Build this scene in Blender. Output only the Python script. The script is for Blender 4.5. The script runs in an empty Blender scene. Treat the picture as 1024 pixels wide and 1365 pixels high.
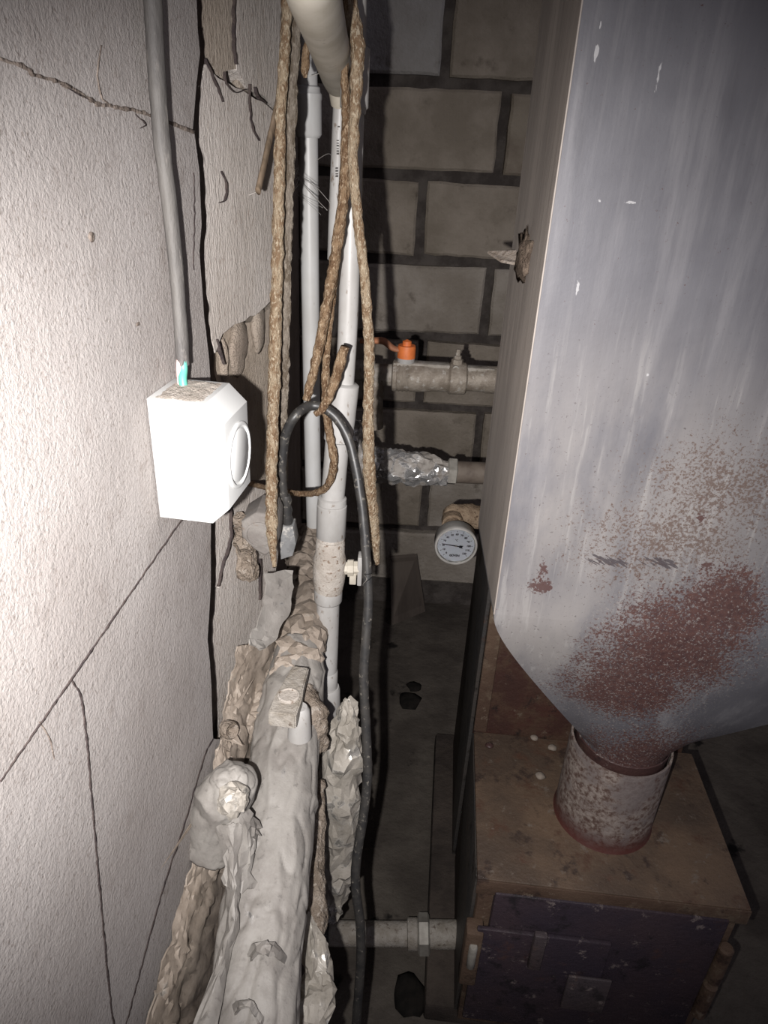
import bpy, bmesh, math, random
from mathutils import Vector, Matrix, noise

random.seed(7)
SC = bpy.context.scene
COL = SC.collection
R = math.radians

# ------------------------------------------------------------------ camera
FPX, PITCH, ROLL = 946.0, R(27.5), R(3.0)
CAM = Vector((0, 0, 1.36))
F0 = Vector((0, math.cos(PITCH), -math.sin(PITCH)))
R0 = Vector((1, 0, 0)); U0 = Vector((0, math.sin(PITCH), math.cos(PITCH)))
RT = R0 * math.cos(ROLL) + U0 * math.sin(ROLL)
UP = U0 * math.cos(ROLL) - R0 * math.sin(ROLL)
cam = bpy.data.cameras.new('camera'); cam.sensor_fit = 'VERTICAL'
cam.sensor_height = 36.0; cam.lens = FPX / 1365 * 36.0; cam.clip_start = 0.01
co = bpy.data.objects.new('camera', cam); COL.objects.link(co)
m = Matrix((RT, UP, -F0)).transposed().to_4x4(); m.translation = CAM
co.matrix_world = m
SC.camera = co

# ------------------------------------------------------------------ light
SC.view_settings.view_transform = 'Standard'
SC.view_settings.look = 'None'
SC.view_settings.gamma = 1.0
SC.view_settings.use_curve_mapping = False
SC.view_settings.exposure = 0.0
w = bpy.data.worlds.new('dim_room_air'); SC.world = w; w.use_nodes = True
w.node_tree.nodes['Background'].inputs[0].default_value = (0.60, 0.57, 0.68, 1)
w.node_tree.nodes['Background'].inputs[1].default_value = 0.24
# the phone's flash beside the lens
fl = bpy.data.lights.new('phone_flash', 'SPOT'); fl.energy = 55.0; fl.spot_size = R(95); fl.spot_blend = 1.0
fl.color = (1.0, 0.972, 0.962); fl.shadow_soft_size = 0.004
flo = bpy.data.objects.new('phone_flash', fl); COL.objects.link(flo)
mf = m.copy(); mf.translation = CAM + RT * -0.036 + UP * -0.022; flo.matrix_world = mf      # shines the way the lens looks

# ------------------------------------------------------------------ helpers
def ray(px, py):
    return F0 + RT * ((px - 512) / FPX) - UP * ((py - 682.5) / FPX)

def at(px, py, X=None, Y=None, Z=None, d=None):
    """the place in the room seen at a pixel, on a plane of the room or at a depth"""
    r = ray(px, py)
    if X is not None: t = (X - CAM.x) / r.x
    elif Y is not None: t = (Y - CAM.y) / r.y
    elif Z is not None: t = (Z - CAM.z) / r.z
    else: t = d
    return CAM + r * t

BASE = {}
def link(o): COL.objects.link(o); return o
def thing(name, loc, label, cat, group=None):
    o = link(bpy.data.objects.new(name, None)); o.location = loc; o.empty_display_size = .02
    BASE[o] = Vector(loc); tag(o, label, cat, group); return o
def tag(o, label=None, cat=None, group=None, kind=None):
    if label: o['label'] = label
    if cat: o['category'] = cat
    if group: o['group'] = group
    if kind: o['kind'] = kind
    return o
def finish(name, bm, mat, parent=None, base=None, smooth=False, label=None):
    b = BASE[parent] if parent is not None else Vector(base or (0, 0, 0))
    bmesh.ops.translate(bm, verts=bm.verts, vec=-b)
    bmesh.ops.recalc_face_normals(bm, faces=bm.faces)
    me = bpy.data.meshes.new(name); bm.to_mesh(me); bm.free()
    if smooth:
        for p in me.polygons: p.use_smooth = True
        if smooth != 'all':
            me.set_sharp_from_angle(angle=R(smooth if smooth is not True else 40))
    me.materials.append(mat)
    o = link(bpy.data.objects.new(name, me))
    if parent is not None: o.parent = parent
    else: o.location = b
    BASE[o] = b
    if label: o['label'] = label
    return o

def catmull(pts, n):
    pts = [Vector(p) for p in pts]
    if len(pts) == 2: return [pts[0].lerp(pts[1], i / n) for i in range(n + 1)]
    P = [pts[0] * 2 - pts[1]] + pts + [pts[-1] * 2 - pts[-2]]
    seg = len(pts) - 1; out = []
    for i in range(n + 1):
        t = i / n * seg; k = min(int(t), seg - 1); t -= k
        a, b, c, d = P[k:k + 4]
        out.append(.5 * ((2 * b) + (c - a) * t + (2 * a - 5 * b + 4 * c - d) * t * t + (3 * b - a - 3 * c + d) * t ** 3))
    return out
def lerp_list(v, t):
    if not isinstance(v, (list, tuple)): return v
    x = t * (len(v) - 1); k = min(int(x), len(v) - 2); return v[k] * (1 - (x - k)) + v[k + 1] * (x - k)

def tube(bm, path, r, n=14, rough=0.0, fs=60.0, flat=1.0, fdir=None, seed=0, cap=True, disp=None):
    """a tube along a sampled path; rough = uneven radius, flat = squash along fdir"""
    rings = []
    N = len(path); prev = None
    for i, p in enumerate(path):
        t = (path[min(i + 1, N - 1)] - path[max(i - 1, 0)]).normalized()
        if prev is None:
            a = Vector(fdir) if fdir else (Vector((1, 0, 0)) if abs(t.x) < .8 else Vector((0, 1, 0)))
        else: a = prev
        a = (a - t * a.dot(t)).normalized(); prev = a
        b = t.cross(a)
        rr = lerp_list(r, i / (N - 1)); ring = []
        for k in range(n):
            th = 2 * math.pi * k / n
            dvec = a * (math.cos(th) * flat) + b * math.sin(th)
            s = rr
            if rough: s *= 1 + rough * noise.noise((p + dvec * rr) * fs + Vector((seed * 7.1, 0, 0)))
            if disp: s = disp(p + dvec * rr, rr, i / (N - 1), th)
            ring.append(bm.verts.new(p + dvec * s))
        rings.append(ring)
    for i in range(N - 1):
        for k in range(n):
            bm.faces.new((rings[i][k], rings[i][(k + 1) % n], rings[i + 1][(k + 1) % n], rings[i + 1][k]))
    if cap:
        bm.faces.new(rings[0][::-1]); bm.faces.new(rings[-1])
    return bm
def mk_tube(name, pts, r, mat, parent=None, n=14, seg=None, base=None, **k):
    bm = bmesh.new(); seg = seg or max(2, (len(pts) - 1) * 10)
    lab = k.pop('label', None); sm = k.pop('smooth', 50)
    tube(bm, catmull(pts, seg), r, n, **k)
    return finish(name, bm, mat, parent, base, sm, lab)

def lathe(bm, p0, axis, prof, n=32, cap=True):
    """profile of (distance along the axis, radius)"""
    ax = Vector(axis).normalized(); p0 = Vector(p0)
    a = Vector((0, 0, 1)) if abs(ax.z) < .9 else Vector((1, 0, 0))
    a = (a - ax * a.dot(ax)).normalized(); b = ax.cross(a); rings = []
    for h, r in prof:
        rings.append([bm.verts.new(p0 + ax * h + (a * math.cos(2 * math.pi * k / n) + b * math.sin(2 * math.pi * k / n)) * r) for k in range(n)])
    for i in range(len(rings) - 1):
        for k in range(n):
            bm.faces.new((rings[i][k], rings[i][(k + 1) % n], rings[i + 1][(k + 1) % n], rings[i + 1][k]))
    if cap:
        bm.faces.new(rings[0][::-1]); bm.faces.new(rings[-1])
    return bm
def mk_lathe(name, p0, axis, prof, mat, parent=None, n=32, base=None, smooth=40, cap=True):
    return finish(name, lathe(bmesh.new(), p0, axis, prof, n, cap), mat, parent, base, smooth)

def box(bm, o, ex, ey, ez, a, b, c, bev=0.0, seg=2):
    """box spanning ranges a, b, c along three axes from o"""
    o = Vector(o); ex, ey, ez = Vector(ex), Vector(ey), Vector(ez)
    vs = [bm.verts.new(o + ex * a[i] + ey * b[j] + ez * c[k]) for i in (0, 1) for j in (0, 1) for k in (0, 1)]
    q = [(0, 1, 3, 2), (4, 6, 7, 5), (0, 4, 5, 1), (2, 3, 7, 6), (0, 2, 6, 4), (1, 5, 7, 3)]
    fs = [bm.faces.new([vs[i] for i in f]) for f in q]
    if bev:
        es = list({e for f in fs for e in f.edges})
        bmesh.ops.bevel(bm, geom=es, offset=bev, segments=seg, affect='EDGES', profile=.5)
    return bm
EZ_ = Vector((0, 0, 1))
XA, YA, ZA = (1, 0, 0), (0, 1, 0), (0, 0, 1)
def mk_box(name, a, b, c, mat, parent=None, bev=.002, base=None, frame=None, smooth=40):
    o, ex, ey, ez = frame or ((0, 0, 0), XA, YA, ZA)
    return finish(name, box(bmesh.new(), o, ex, ey, ez, a, b, c, bev), mat, parent, base, smooth)

def prism(bm, poly, vec, bev=0.0, seg=2):
    """closed outline pushed along vec, edges of both ends bevelled"""
    v0 = [bm.verts.new(p) for p in poly]; v1 = [bm.verts.new(Vector(p) + Vector(vec)) for p in poly]
    f0 = bm.faces.new(v0); f1 = bm.faces.new(v1[::-1]); n = len(poly)
    side = [bm.faces.new((v0[i], v1[i], v1[(i + 1) % n], v0[(i + 1) % n])) for i in range(n)]
    if bev:
        bmesh.ops.recalc_face_normals(bm, faces=bm.faces)
        bmesh.ops.bevel(bm, geom=list(f1.edges) + list(f0.edges), offset=bev, segments=seg, affect='EDGES', profile=.5)
    return bm

# ------------------------------------------------------------------ materials
class NT:
    def __init__(s, name):
        s.m = bpy.data.materials.new(name); s.m.use_nodes = True; s.t = s.m.node_tree
        s.p = s.t.nodes['Principled BSDF']; s.co = s.n('ShaderNodeTexCoord').outputs['Object']
    def n(s, typ, **k):
        x = s.t.nodes.new(typ)
        for a, b in k.items(): setattr(x, a, b)
        return x
    def l(s, a, b): s.t.links.new(a, b)
    def set(s, sock, v):
        if hasattr(v, 'is_linked') or hasattr(v, 'links'): s.l(v, sock)
        else: sock.default_value = v
    def map(s, scale=(1, 1, 1), loc=(0, 0, 0), rot=(0, 0, 0), src=None):
        x = s.n('ShaderNodeMapping'); s.l(src or s.co, x.inputs[0])
        x.inputs['Scale'].default_value = scale; x.inputs['Location'].default_value = loc
        x.inputs['Rotation'].default_value = rot; return x.outputs[0]
    def noise(s, scale, detail=5, rough=.6, vec=None, dist=0):
        x = s.n('ShaderNodeTexNoise'); s.l(vec or s.co, x.inputs['Vector'])
        x.inputs['Scale'].default_value = scale; x.inputs['Detail'].default_value = detail
        x.inputs['Roughness'].default_value = rough; x.inputs['Distortion'].default_value = dist
        return x.outputs['Fac']
    def voro(s, scale, vec=None, feature='F1'):
        x = s.n('ShaderNodeTexVoronoi'); x.feature = feature; s.l(vec or s.co, x.inputs['Vector'])
        x.inputs['Scale'].default_value = scale; return x.outputs['Distance']
    def ramp(s, f, lo, hi, a=0.0, b=1.0):
        x = s.n('ShaderNodeMapRange'); x.interpolation_type = 'SMOOTHSTEP'; s.set(x.inputs[0], f)
        x.inputs[1].default_value = lo; x.inputs[2].default_value = hi
        x.inputs[3].default_value = a; x.inputs[4].default_value = b; return x.outputs[0]
    def math(s, op, a, b=0.0):
        x = s.n('ShaderNodeMath', operation=op); s.set(x.inputs[0], a); s.set(x.inputs[1], b); return x.outputs[0]
    def mix(s, f, a, b):
        x = s.n('ShaderNodeMix', data_type='RGBA'); s.set(x.inputs[0], f)
        s.set(x.inputs[6], a if not isinstance(a, tuple) else (*a, 1)); s.set(x.inputs[7], b if not isinstance(b, tuple) else (*b, 1))
        return x.outputs[2]
    def blob(s, c, rad, rot=(0, 0, 0)):
        """soft ellipsoid mask: 1 inside, 0 outside"""
        v = s.n('ShaderNodeVectorMath', operation='SUBTRACT'); s.l(s.co, v.inputs[0]); v.inputs[1].default_value = c
        mp = s.map(scale=tuple(1 / q for q in rad), src=v.outputs[0]) if rot == (0, 0, 0) else \
            s.map(scale=tuple(1 / q for q in rad), src=s.map(rot=rot, src=v.outputs[0]))
        ln = s.n('ShaderNodeVectorMath', operation='LENGTH'); s.l(mp, ln.inputs[0])
        return s.ramp(ln.outputs['Value'], 1.0, 0.0)
    def bump(s, h, dist, strength=1.0, normal=None):
        x = s.n('ShaderNodeBump'); s.l(h, x.inputs['Height']); x.inputs['Distance'].default_value = dist
        x.inputs['Strength'].default_value = strength
        if normal is not None: s.l(normal, x.inputs['Normal'])
        return x.outputs[0]
    def out(s, col, rough=.6, metal=0.0, normal=None, spec=.5):
        s.set(s.p.inputs['Base Color'], col if not isinstance(col, tuple) else (*col, 1))
        s.set(s.p.inputs['Roughness'], rough); s.set(s.p.inputs['Metallic'], metal)
        s.p.inputs['Specular IOR Level'].default_value = spec
        if normal is not None: s.l(normal, s.p.inputs['Normal'])
        return s.m

def simple(name, c1, c2, scale=20, lo=.35, hi=.65, rough=.6, metal=0.0, bump=0.0, bscale=200, stretch=(1, 1, 1), c3=None, s3=60, t3=(.6, .7), spec=.5, dist=0):
    s = NT(name); v = s.map(scale=stretch)
    c = s.mix(s.ramp(s.noise(scale, vec=v, dist=dist), lo, hi), c1, c2)
    if c3: c = s.mix(s.ramp(s.noise(s3, vec=v, detail=7), *t3), c, c3)
    nm = s.bump(s.noise(bscale, detail=4, vec=v), bump) if bump else None
    return s.out(c, rough, metal, nm, spec)

def block_mat(name, c1, c2, stain, grain=(1, 1, 1), amp=.0022):
    s = NT(name); v = s.map(scale=grain)
    c = s.mix(s.ramp(s.noise(9, detail=6), .3, .7), c1, c2)
    c = s.mix(s.ramp(s.noise(30, detail=6, vec=v), .56, .78, 0, .55), c, stain)
    pits = s.ramp(s.noise(420, detail=3, vec=v), .56, .70, 0, .65)
    c = s.mix(pits, c, stain)
    h = s.math('ADD', s.noise(380, detail=4, rough=.7, vec=v), s.math('MULTIPLY', s.noise(90, detail=4, vec=v), .7))
    nm = s.bump(h, amp)
    return s.out(c, .92, 0, nm, .2)
MAT = {}
MAT['wall_block'] = block_mat('wall_block', (.31, .285, .27), (.258, .233, .218), (.15, .122, .106), (1, 1, .9), .0011)
MAT['wall_block_far'] = block_mat('wall_block_far', (.47, .43, .395), (.39, .35, .315), (.22, .17, .135), (1, 1, .35), .0028)  # near wall's block made paler, painting in light lost to flash falloff
MAT['wall_block_far_brown'] = block_mat('wall_block_brown', (.38, .325, .27), (.29, .24, .19), (.17, .13, .10), (1, 1, .35), .004)
MAT['wall_mortar'] = block_mat('wall_mortar', (.34, .28, .23), (.25, .20, .16), (.14, .11, .09), (1, 1, .6), .004)
MAT['wall_lump'] = block_mat('wall_lump', (0.384, 0.328, 0.272), (0.304, 0.248, 0.2), (0.16, 0.12, 0.088), (1, 1, 1), .005)
for i, (a, b) in enumerate([((0.333, 0.287, 0.236), (0.230, 0.196, 0.155)), ((0.287, 0.247, 0.196), (0.190, 0.155, 0.121)), ((0.380, 0.339, 0.293), (0.265, 0.230, 0.190)), ((0.345, 0.333, 0.322), (0.276, 0.259, 0.241))]):
    MAT['back%d' % i] = simple('back_block_%d' % i, a, b, 7, rough=.95, bump=.004, bscale=90, c3=(.10, .08, .06), s3=16, t3=(.58, .80), spec=.15)
MAT['back_mortar'] = simple('back_mortar', (.115, .10, .09), (.065, .055, .05), 20, rough=.95, bump=.006, bscale=60, spec=.1)
MAT['floor'] = simple('floor_concrete', (.105, .09, .075), (.06, .05, .042), 6, rough=.85, bump=.004, bscale=50, c3=(.012, .01, .009), s3=9, t3=(.60, .68), spec=.25)
MAT['plinth'] = simple('plinth_concrete', (.075, .06, .05), (.04, .032, .028), 10, rough=.9, bump=.004, bscale=50, spec=.2)
MAT['white_plastic'] = simple('white_plastic', (0.5033, 0.5033, 0.4918), (0.4728, 0.4728, 0.4613), 12, rough=.4, c3=(0.305, 0.2745, 0.244), s3=170, t3=(.70, .75))
MAT['box_dust'] = simple('box_dust', (.40, .36, .32), (.33, .29, .25), 70, rough=.95, bump=.0012, bscale=700, c3=(.33, .27, .23), s3=260, t3=(.60, .68), spec=.1)
MAT['pipe_white'] = simple('white_pipe_plastic', (0.3931, 0.3826, 0.3685), (0.3299, 0.3159, 0.2984), 30, rough=.45, c3=(0.1895, 0.1544, 0.1264), s3=150, t3=(.60, .70), stretch=(1, 1, .5))
MAT['pipe_cool'] = simple('pale_pipe_plastic', (0.51, 0.51, 0.5015), (0.425, 0.4165, 0.3995), 18, rough=.42, c3=(0.2805, 0.2465, 0.2125), s3=90, t3=(.64, .74), stretch=(1, 1, .4))
MAT['pipe_cream'] = simple('cream_pipe_plastic', (.50, .46, .39), (.40, .36, .29), 25, rough=.6, c3=(.22, .18, .14), s3=70, t3=(.64, .74))
MAT['pipe_print'] = simple('pipe_print', (.04, .04, .04), (.08, .07, .06), 200, rough=.8)
MAT['valve_dirty'] = simple('dirty_valve_plastic', (0.425, 0.3867, 0.3443), (0.323, 0.2848, 0.2465), 60, rough=.75, bump=.0012, bscale=400, c3=(0.17, 0.119, 0.085), s3=190, t3=(.56, .66))
MAT['cable_grey'] = simple('grey_cable_sheath', (0.1, 0.0925, 0.085), (0.06, 0.055, 0.0525), 40, rough=.7, bump=.0008, bscale=300, c3=(0.17, 0.155, 0.14), s3=120, t3=(.55, .7), stretch=(1, 1, .3))
MAT['green_wire'] = simple('green_wire', (0.0715, 0.286, 0.22), (0.088, 0.308, 0.242), 60, rough=.45)
MAT['pink_wire'] = simple('pink_wire', (.66, .38, .36), (.6, .36, .34), 60, rough=.5)
MAT['rubber'] = simple('black_rubber', (0.021, 0.0204, 0.0204), (0.039, 0.036, 0.033), 60, rough=.45, c3=(0.132, 0.12, 0.102), s3=160, t3=(.58, .68))
MAT['cord_rust'] = simple('cord_rust', (0.215, 0.145, 0.088), (0.115, 0.068, 0.038), 150, lo=.42, hi=.58, rough=.95, bump=.004, bscale=520, c3=(0.33, 0.25, 0.17), s3=480, t3=(.52, .62), stretch=(1, 1, 0.5), spec=.15)
MAT['cord_dust'] = simple('cord_dust', (0.265, 0.205, 0.14), (0.165, 0.108, 0.065), 150, lo=.42, hi=.58, rough=.95, bump=.004, bscale=520, c3=(0.36, 0.3, 0.22), s3=480, t3=(.52, .62), stretch=(1, 1, 0.5), spec=.15)
MAT['cord_grey'] = simple('cord_grey', (0.16, 0.135, 0.11), (0.095, 0.075, 0.055), 150, lo=.42, hi=.58, rough=.95, bump=.004, bscale=520, c3=(0.22, 0.19, 0.155), s3=480, t3=(.52, .62), stretch=(1, 1, 0.3), spec=.15)
MAT['wood_strip'] = simple('brown_wood_strip', (0.184, 0.136, 0.096), (0.12, 0.088, 0.06), 40, rough=.9, stretch=(1, 1, .15), bump=.001, bscale=200, spec=.1)
MAT['fibre'] = simple('brown_fibre_insulation', (.26, .215, .175), (.17, .135, .105), 60, rough=1, bump=.006, bscale=260, c3=(.36, .315, .27), s3=140, t3=(.54, .68), spec=.1)
MAT['brass'] = simple('dirty_brass_fitting', (.30, .26, .215), (.20, .165, .13), 60, rough=.6, metal=.2, bump=.001, bscale=300, c3=(.38, .35, .31), s3=100, t3=(.55, .68))
MAT['steel_nut'] = simple('dull_nut', (.36, .34, .30), (.27, .25, .22), 60, rough=.6, metal=.3)
MAT['brown_pipe'] = simple('brown_painted_pipe', (.155, .125, .10), (.10, .075, .06), 40, rough=.75)
MAT['orange'] = simple('orange_handle_paint', (.72, .19, .045), (.60, .15, .04), 60, rough=.55, c3=(.33, .14, .07), s3=140, t3=(.62, .72))
MAT['old_orange'] = simple('dusty_orange_paint', (.40, .16, .075), (.30, .13, .07), 60, rough=.7)
MAT['fitting_pale'] = simple('pale_dirty_fitting', (0.3312, 0.3024, 0.2664), (0.2376, 0.2088, 0.1728), 50, rough=.75, bump=.002, bscale=200, c3=(0.1296, 0.1008, 0.0792), s3=110, t3=(.57, .7))
MAT['tow'] = simple('tow_wrapped_fitting', (0.3, 0.225, 0.1575), (0.21, 0.15, 0.1013), 70, rough=.95, bump=.003, bscale=300, c3=(0.105, 0.0675, 0.045), s3=160, t3=(.57, .68), spec=.15)
MAT['chrome'] = simple('gauge_case_metal', (.50, .48, .45), (.40, .38, .35), 40, rough=.35, metal=.25)
MAT['dial'] = simple('dial_face', (.86, .89, .95), (.83, .87, .94), 30, rough=.5)
MAT['dial_print'] = simple('dial_print', (.03, .03, .05), (.04, .04, .06), 30, rough=.6)
MAT['grey_plug'] = simple('grey_plug_plastic', (.17, .17, .17), (.11, .11, .11), 60, rough=.5, c3=(.36, .34, .31), s3=90, t3=(.55, .68))
MAT['grey_socket'] = simple('dusty_grey_plastic', (0.188, 0.172, 0.156), (0.144, 0.128, 0.116), 50, rough=.8, bump=.0008, bscale=300, c3=(0.16, 0.128, 0.104), s3=150, t3=(.6, .72))
MAT['board'] = simple('dark_board', (.10, .08, .065), (.065, .05, .04), 14, rough=.85, stretch=(1, 1, .2))
MAT['pellet'] = simple('pale_pellet', (.24, .20, .165), (.17, .14, .115), 90, rough=.9)
MAT['tuft'] = simple('brown_wool', (.17, .13, .10), (.10, .075, .058), 80, rough=1, bump=.004, bscale=300, spec=.1)
MAT['soot'] = simple('soot', (.012, .011, .010), (.02, .017, .015), 60, rough=.95, spec=.1)
MAT['web'] = simple('dusty_cobweb', (.55, .52, .48), (.45, .42, .38), 90, rough=1)
MAT['flake'] = simple('pale_flake', (.42, .36, .31), (.30, .24, .19), 80, rough=.95, bump=.002, bscale=300, c3=(.13, .09, .07), s3=120, t3=(.54, .68))

def film_mat(name, dust, dust2, shine, amount, rough=.28):
    """crumpled metallised film, bright where the dust has come off"""
    s = NT(name)
    bare = s.ramp(s.noise(34, detail=6, dist=.6), amount, amount + .12)
    d = s.mix(s.ramp(s.noise(16, detail=7, rough=.7), .38, .62), dust, dust2)
    d = s.mix(s.ramp(s.noise(130, detail=5), .58, .70, 0, .6), d, tuple(q * .55 for q in dust2))
    c = s.mix(bare, d, shine)
    rg = s.ramp(bare, 0, 1, .62, rough); mt = s.ramp(bare, 0, 1, .0, .75)
    h = s.math('ADD', s.noise(38, detail=3), s.math('MULTIPLY', s.noise(260, detail=5, rough=.7), .35))
    d = d
    return s.out(c, rg, mt, s.bump(h, .0016, .8), .5)
MAT['film_dusty'] = film_mat('dusty_grey_film', (0.2527, 0.2352, 0.2141), (0.2001, 0.1825, 0.165), (0.337, 0.3229, 0.3089), .64, .4)
MAT['film_shiny'] = film_mat('shiny_beige_foil', (.33, .30, .26), (.25, .225, .19), (.55, .52, .47), .52, .25)
MAT['film_brown'] = film_mat('brown_dusty_film', (.30, .25, .205), (.21, .17, .135), (.42, .38, .33), .62, .4)
MAT['foil'] = film_mat('bright_foil', (.34, .31, .28), (.24, .215, .19), (.62, .61, .60), .44, .22)

# ------------------------------------------------------------------ the setting
WX = -0.15
def pier(px, py, o=0.0):
    """on the far pier, which turns a little towards the room; o = distance in front of it"""
    r = ray(px, py); return CAM + r * ((-.171 + o - .56 * .21) / (r.x - .21 * r.y))
TW = .12                                # the wall runs slightly into the room as it recedes
def onw(px, py, o=0.0):
    """on the near wall; o = distance in front of it"""
    r = ray(px, py); return CAM + r * ((WX + o - .6 * TW) / (r.x - TW * r.y))
def jitter(poly, step, amp, seed):
    out = []; n = len(poly)
    for i in range(n):
        a, b = poly[i], poly[(i + 1) % n]; L = (b - a).length; k = max(1, min(60, int(L / step)))
        for j in range(k):
            p = a.lerp(b, j / k)
            q = p * 130 + Vector((seed * 3.7, 0, 0))
            out.append(p + Vector((0, noise.noise(q), noise.noise(q + Vector((9, 5, 3))))) * amp)
    return out

bm = bmesh.new(); box(bm, (0, 0, 0), XA, YA, ZA, (-.45, -.2575), (-1.2, 1.98), (0, 2.7))
wl = finish('wall_left', bm, MAT['wall_mortar']); tag(wl, kind='structure')
bm = bmesh.new(); box(bm, (0, 0, 0), XA, YA, ZA, (-.2575, 2.4), (1.97, 2.2), (0, 2.7))
wb = finish('wall_back', bm, MAT['back_mortar']); tag(wb, kind='structure')
bm = bmesh.new(); box(bm, (0, 0, 0), XA, YA, ZA, (-.45, 2.4), (-1.2, 2.2), (-.1, 0))
flr = finish('floor', bm, MAT['floor']); tag(flr, kind='structure')

G = [(262, -420), (262, -10), (264, 40), (267, 70), (262, 110), (259, 175), (266, 230), (269, 300), (266, 335), (272, 420), (279, 480), (284, 560), (283, 630), (281, 690), (281, 780), (277, 850), (281, 900), (284, 985)]
GR = [(x + 5, y) for x, y in G]
J1 = [(-300, -10), (0, 78), (45, 100), (75, 108), (100, 120), (130, 138), (150, 142), (195, 152), (259, 176)]
def sub(line, y0, y1): return [p for p in line if y0 <= p[1] <= y1]
J2 = [(-300, 1492), (0, 1042), (95, 906), (180, 782), (240, 696), (283, 632)]
V = [(95, 906), (108, 930), (116, 990), (122, 1060), (130, 1150), (138, 1240), (148, 1340), (153, 1372)]
J3 = [(284, 985), (272, 1010), (246, 1098), (216, 1190), (183, 1310), (165, 1378)]
def off(line, dx, dy): return [(x + dx, y + dy) for x, y in line]
blocks = [
    ('wall_block', 0.000, [(-300, -420)] + sub(G, -420, 170) + [(257, 172)] + J1[:-1][::-1]),
    ('wall_block', 0.000, J1 + sub(G, 180, 632) + J2[:-1][::-1]),
    ('wall_block', 0.000, J2[2:] + sub(G, 640, 985) + J3[1:] + V[:0:-1]),
    ('wall_block', 0.000, J2[:3] + V[1:] + [(150, 1500), (140, 1800), (-300, 1800)]),
    ('wall_block', 0.000, J3 + [(151, 1500), (141, 1700), (360, 1700), (345, 990)]),
    ('wall_block_far_brown', -.003, sub(GR, -420, 72) + [(292, 100), (315, 92), (315, -420)]),
    ('wall_block_far', -.002, [(315.5, -420), (315.5, 92), (330, 118), (352, 128), (372, 148), (390, 156), (396, -420)]),
    ('wall_block_far', -.001, [(275, 85), (290, 104), (305, 112), (330, 124), (350, 134), (370, 154), (390, 164), (387, 380), (368, 398), (340, 420), (312, 434), (296, 446), (287, 470)] + sub(GR, 100, 430)[::-1]),
    ('wall_block_far_brown', -.013, [(270, 450), (345, 424), (372, 402), (386, 388), (384, 640), (318, 640), (275, 640)]),
    ('wall_block_far', -.003, [(278, 640), (311, 645), (309, 690), (311, 715), (292, 782), (276, 782)]),
    ('wall_block_far', -.006, [(314, 645), (384, 648), (368, 760), (340, 900), (318, 1010), (276, 1010), (274, 784), (292, 784), (312, 717), (311, 690)]),
]
for i, (mt, dx, poly) in enumerate(blocks):
    far = mt.startswith('wall_block_far')
    pl = jitter([pier(x, y, dx) for x, y in poly] if far else [onw(x, y, dx) for x, y in poly], .012, .0028 if far else .0014, i if far else 0)
    bm = bmesh.new(); n = len(pl)
    v0 = [bm.verts.new((-.257, p.y, p.z)) for p in pl]; v1 = [bm.verts.new(p) for p in pl]
    bm.faces.new(v0); bm.faces.new(v1)
    for k in range(n): bm.faces.new((v0[k], v1[k], v1[(k + 1) % n], v0[(k + 1) % n]))
    bmesh.ops.recalc_face_normals(bm, faces=bm.faces)
    finish('block', bm, MAT[mt], wl, smooth=25)
# dirt-filled cracks and joints
MAT['crack'] = simple('crack_dirt_shade', (.045, .036, .036), (.07, .055, .05), 90, rough=1, bump=.002, bscale=300, spec=.05)  # also colours the painted shade in the pier gap
MAT['joint'] = simple('joint_dirt', (.20, .165, .14), (.11, .088, .075), 70, lo=.4, hi=.6, rough=1, bump=.003, bscale=200, spec=.05)
def ribbon(name, line, wid, f, mat, amp=.7, seed=0):
    """narrow strip along a crack; wid in pixels of the view it was measured in"""
    n = max(10, int(sum(math.dist(line[i], line[i + 1]) for i in range(len(line) - 1)) / 5))
    P = catmull([Vector((x, y, 0)) for x, y in line], n); bm = bmesh.new(); rows = []
    for i, p in enumerate(P):
        t = (P[min(i + 1, n)] - P[max(i - 1, 0)]).normalized(); nn = Vector((-t.y, t.x, 0))
        c = p + nn * (noise.noise(p * .11 + Vector((seed, 0, 0))) * amp * 1.4)
        h = lerp_list(wid, i / n) * .5 * max(.15, 1 + .9 * noise.noise(p * .17 + Vector((0, seed, 4))))
        rows.append([bm.verts.new(f(*(c + nn * (h * k)).xy) + Vector((zz, 0, 0))) for k, zz in ((-1, -.002), (-.6, .0004), (.6, .0004), (1, -.002))])
    for i in range(n):
        for k in range(3): bm.faces.new((rows[i][k], rows[i][k + 1], rows[i + 1][k + 1], rows[i + 1][k]))
    return finish(name, bm, mat, wl, smooth='all')
onwall = lambda x, y: onw(x, y, .0002)
onpier = lambda x, y: pier(x, y, .0002)
ribbon('joint', J1, 7, onwall, MAT['joint'], 1.5, 1)
ribbon('crack', [(80, 112), (110, 128), (130, 140)], [1, 3, 1], onwall, MAT['crack'], 1, 2)
ribbon('crack', [(135, 60), (130, 100), (136, 130), (150, 143)], [.8, 1.5, 2.5], onwall, MAT['joint'], 1, 2)
ribbon('crack', [(180, 152), (195, 166), (186, 171)], [.8, 3, .8], onwall, MAT['crack'], 1, 2)
ribbon('joint', J2[1:], [2.4, 3.2, 2.6, 2.4, 2.2], onwall, MAT['crack'], .8, 3)
ribbon('joint', V, [3, 3.4, 2.8, 3, 2], onwall, MAT['crack'], .8, 4)
ribbon('joint', J3, [2.2, 2, 2.2, 2, 1.5], onwall, MAT['crack'], .8, 5)
ribbon('crack', [(52, 962), (66, 985), (72, 1012)], [1, 1.6, .6], onwall, MAT['joint'], .8, 6)
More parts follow.
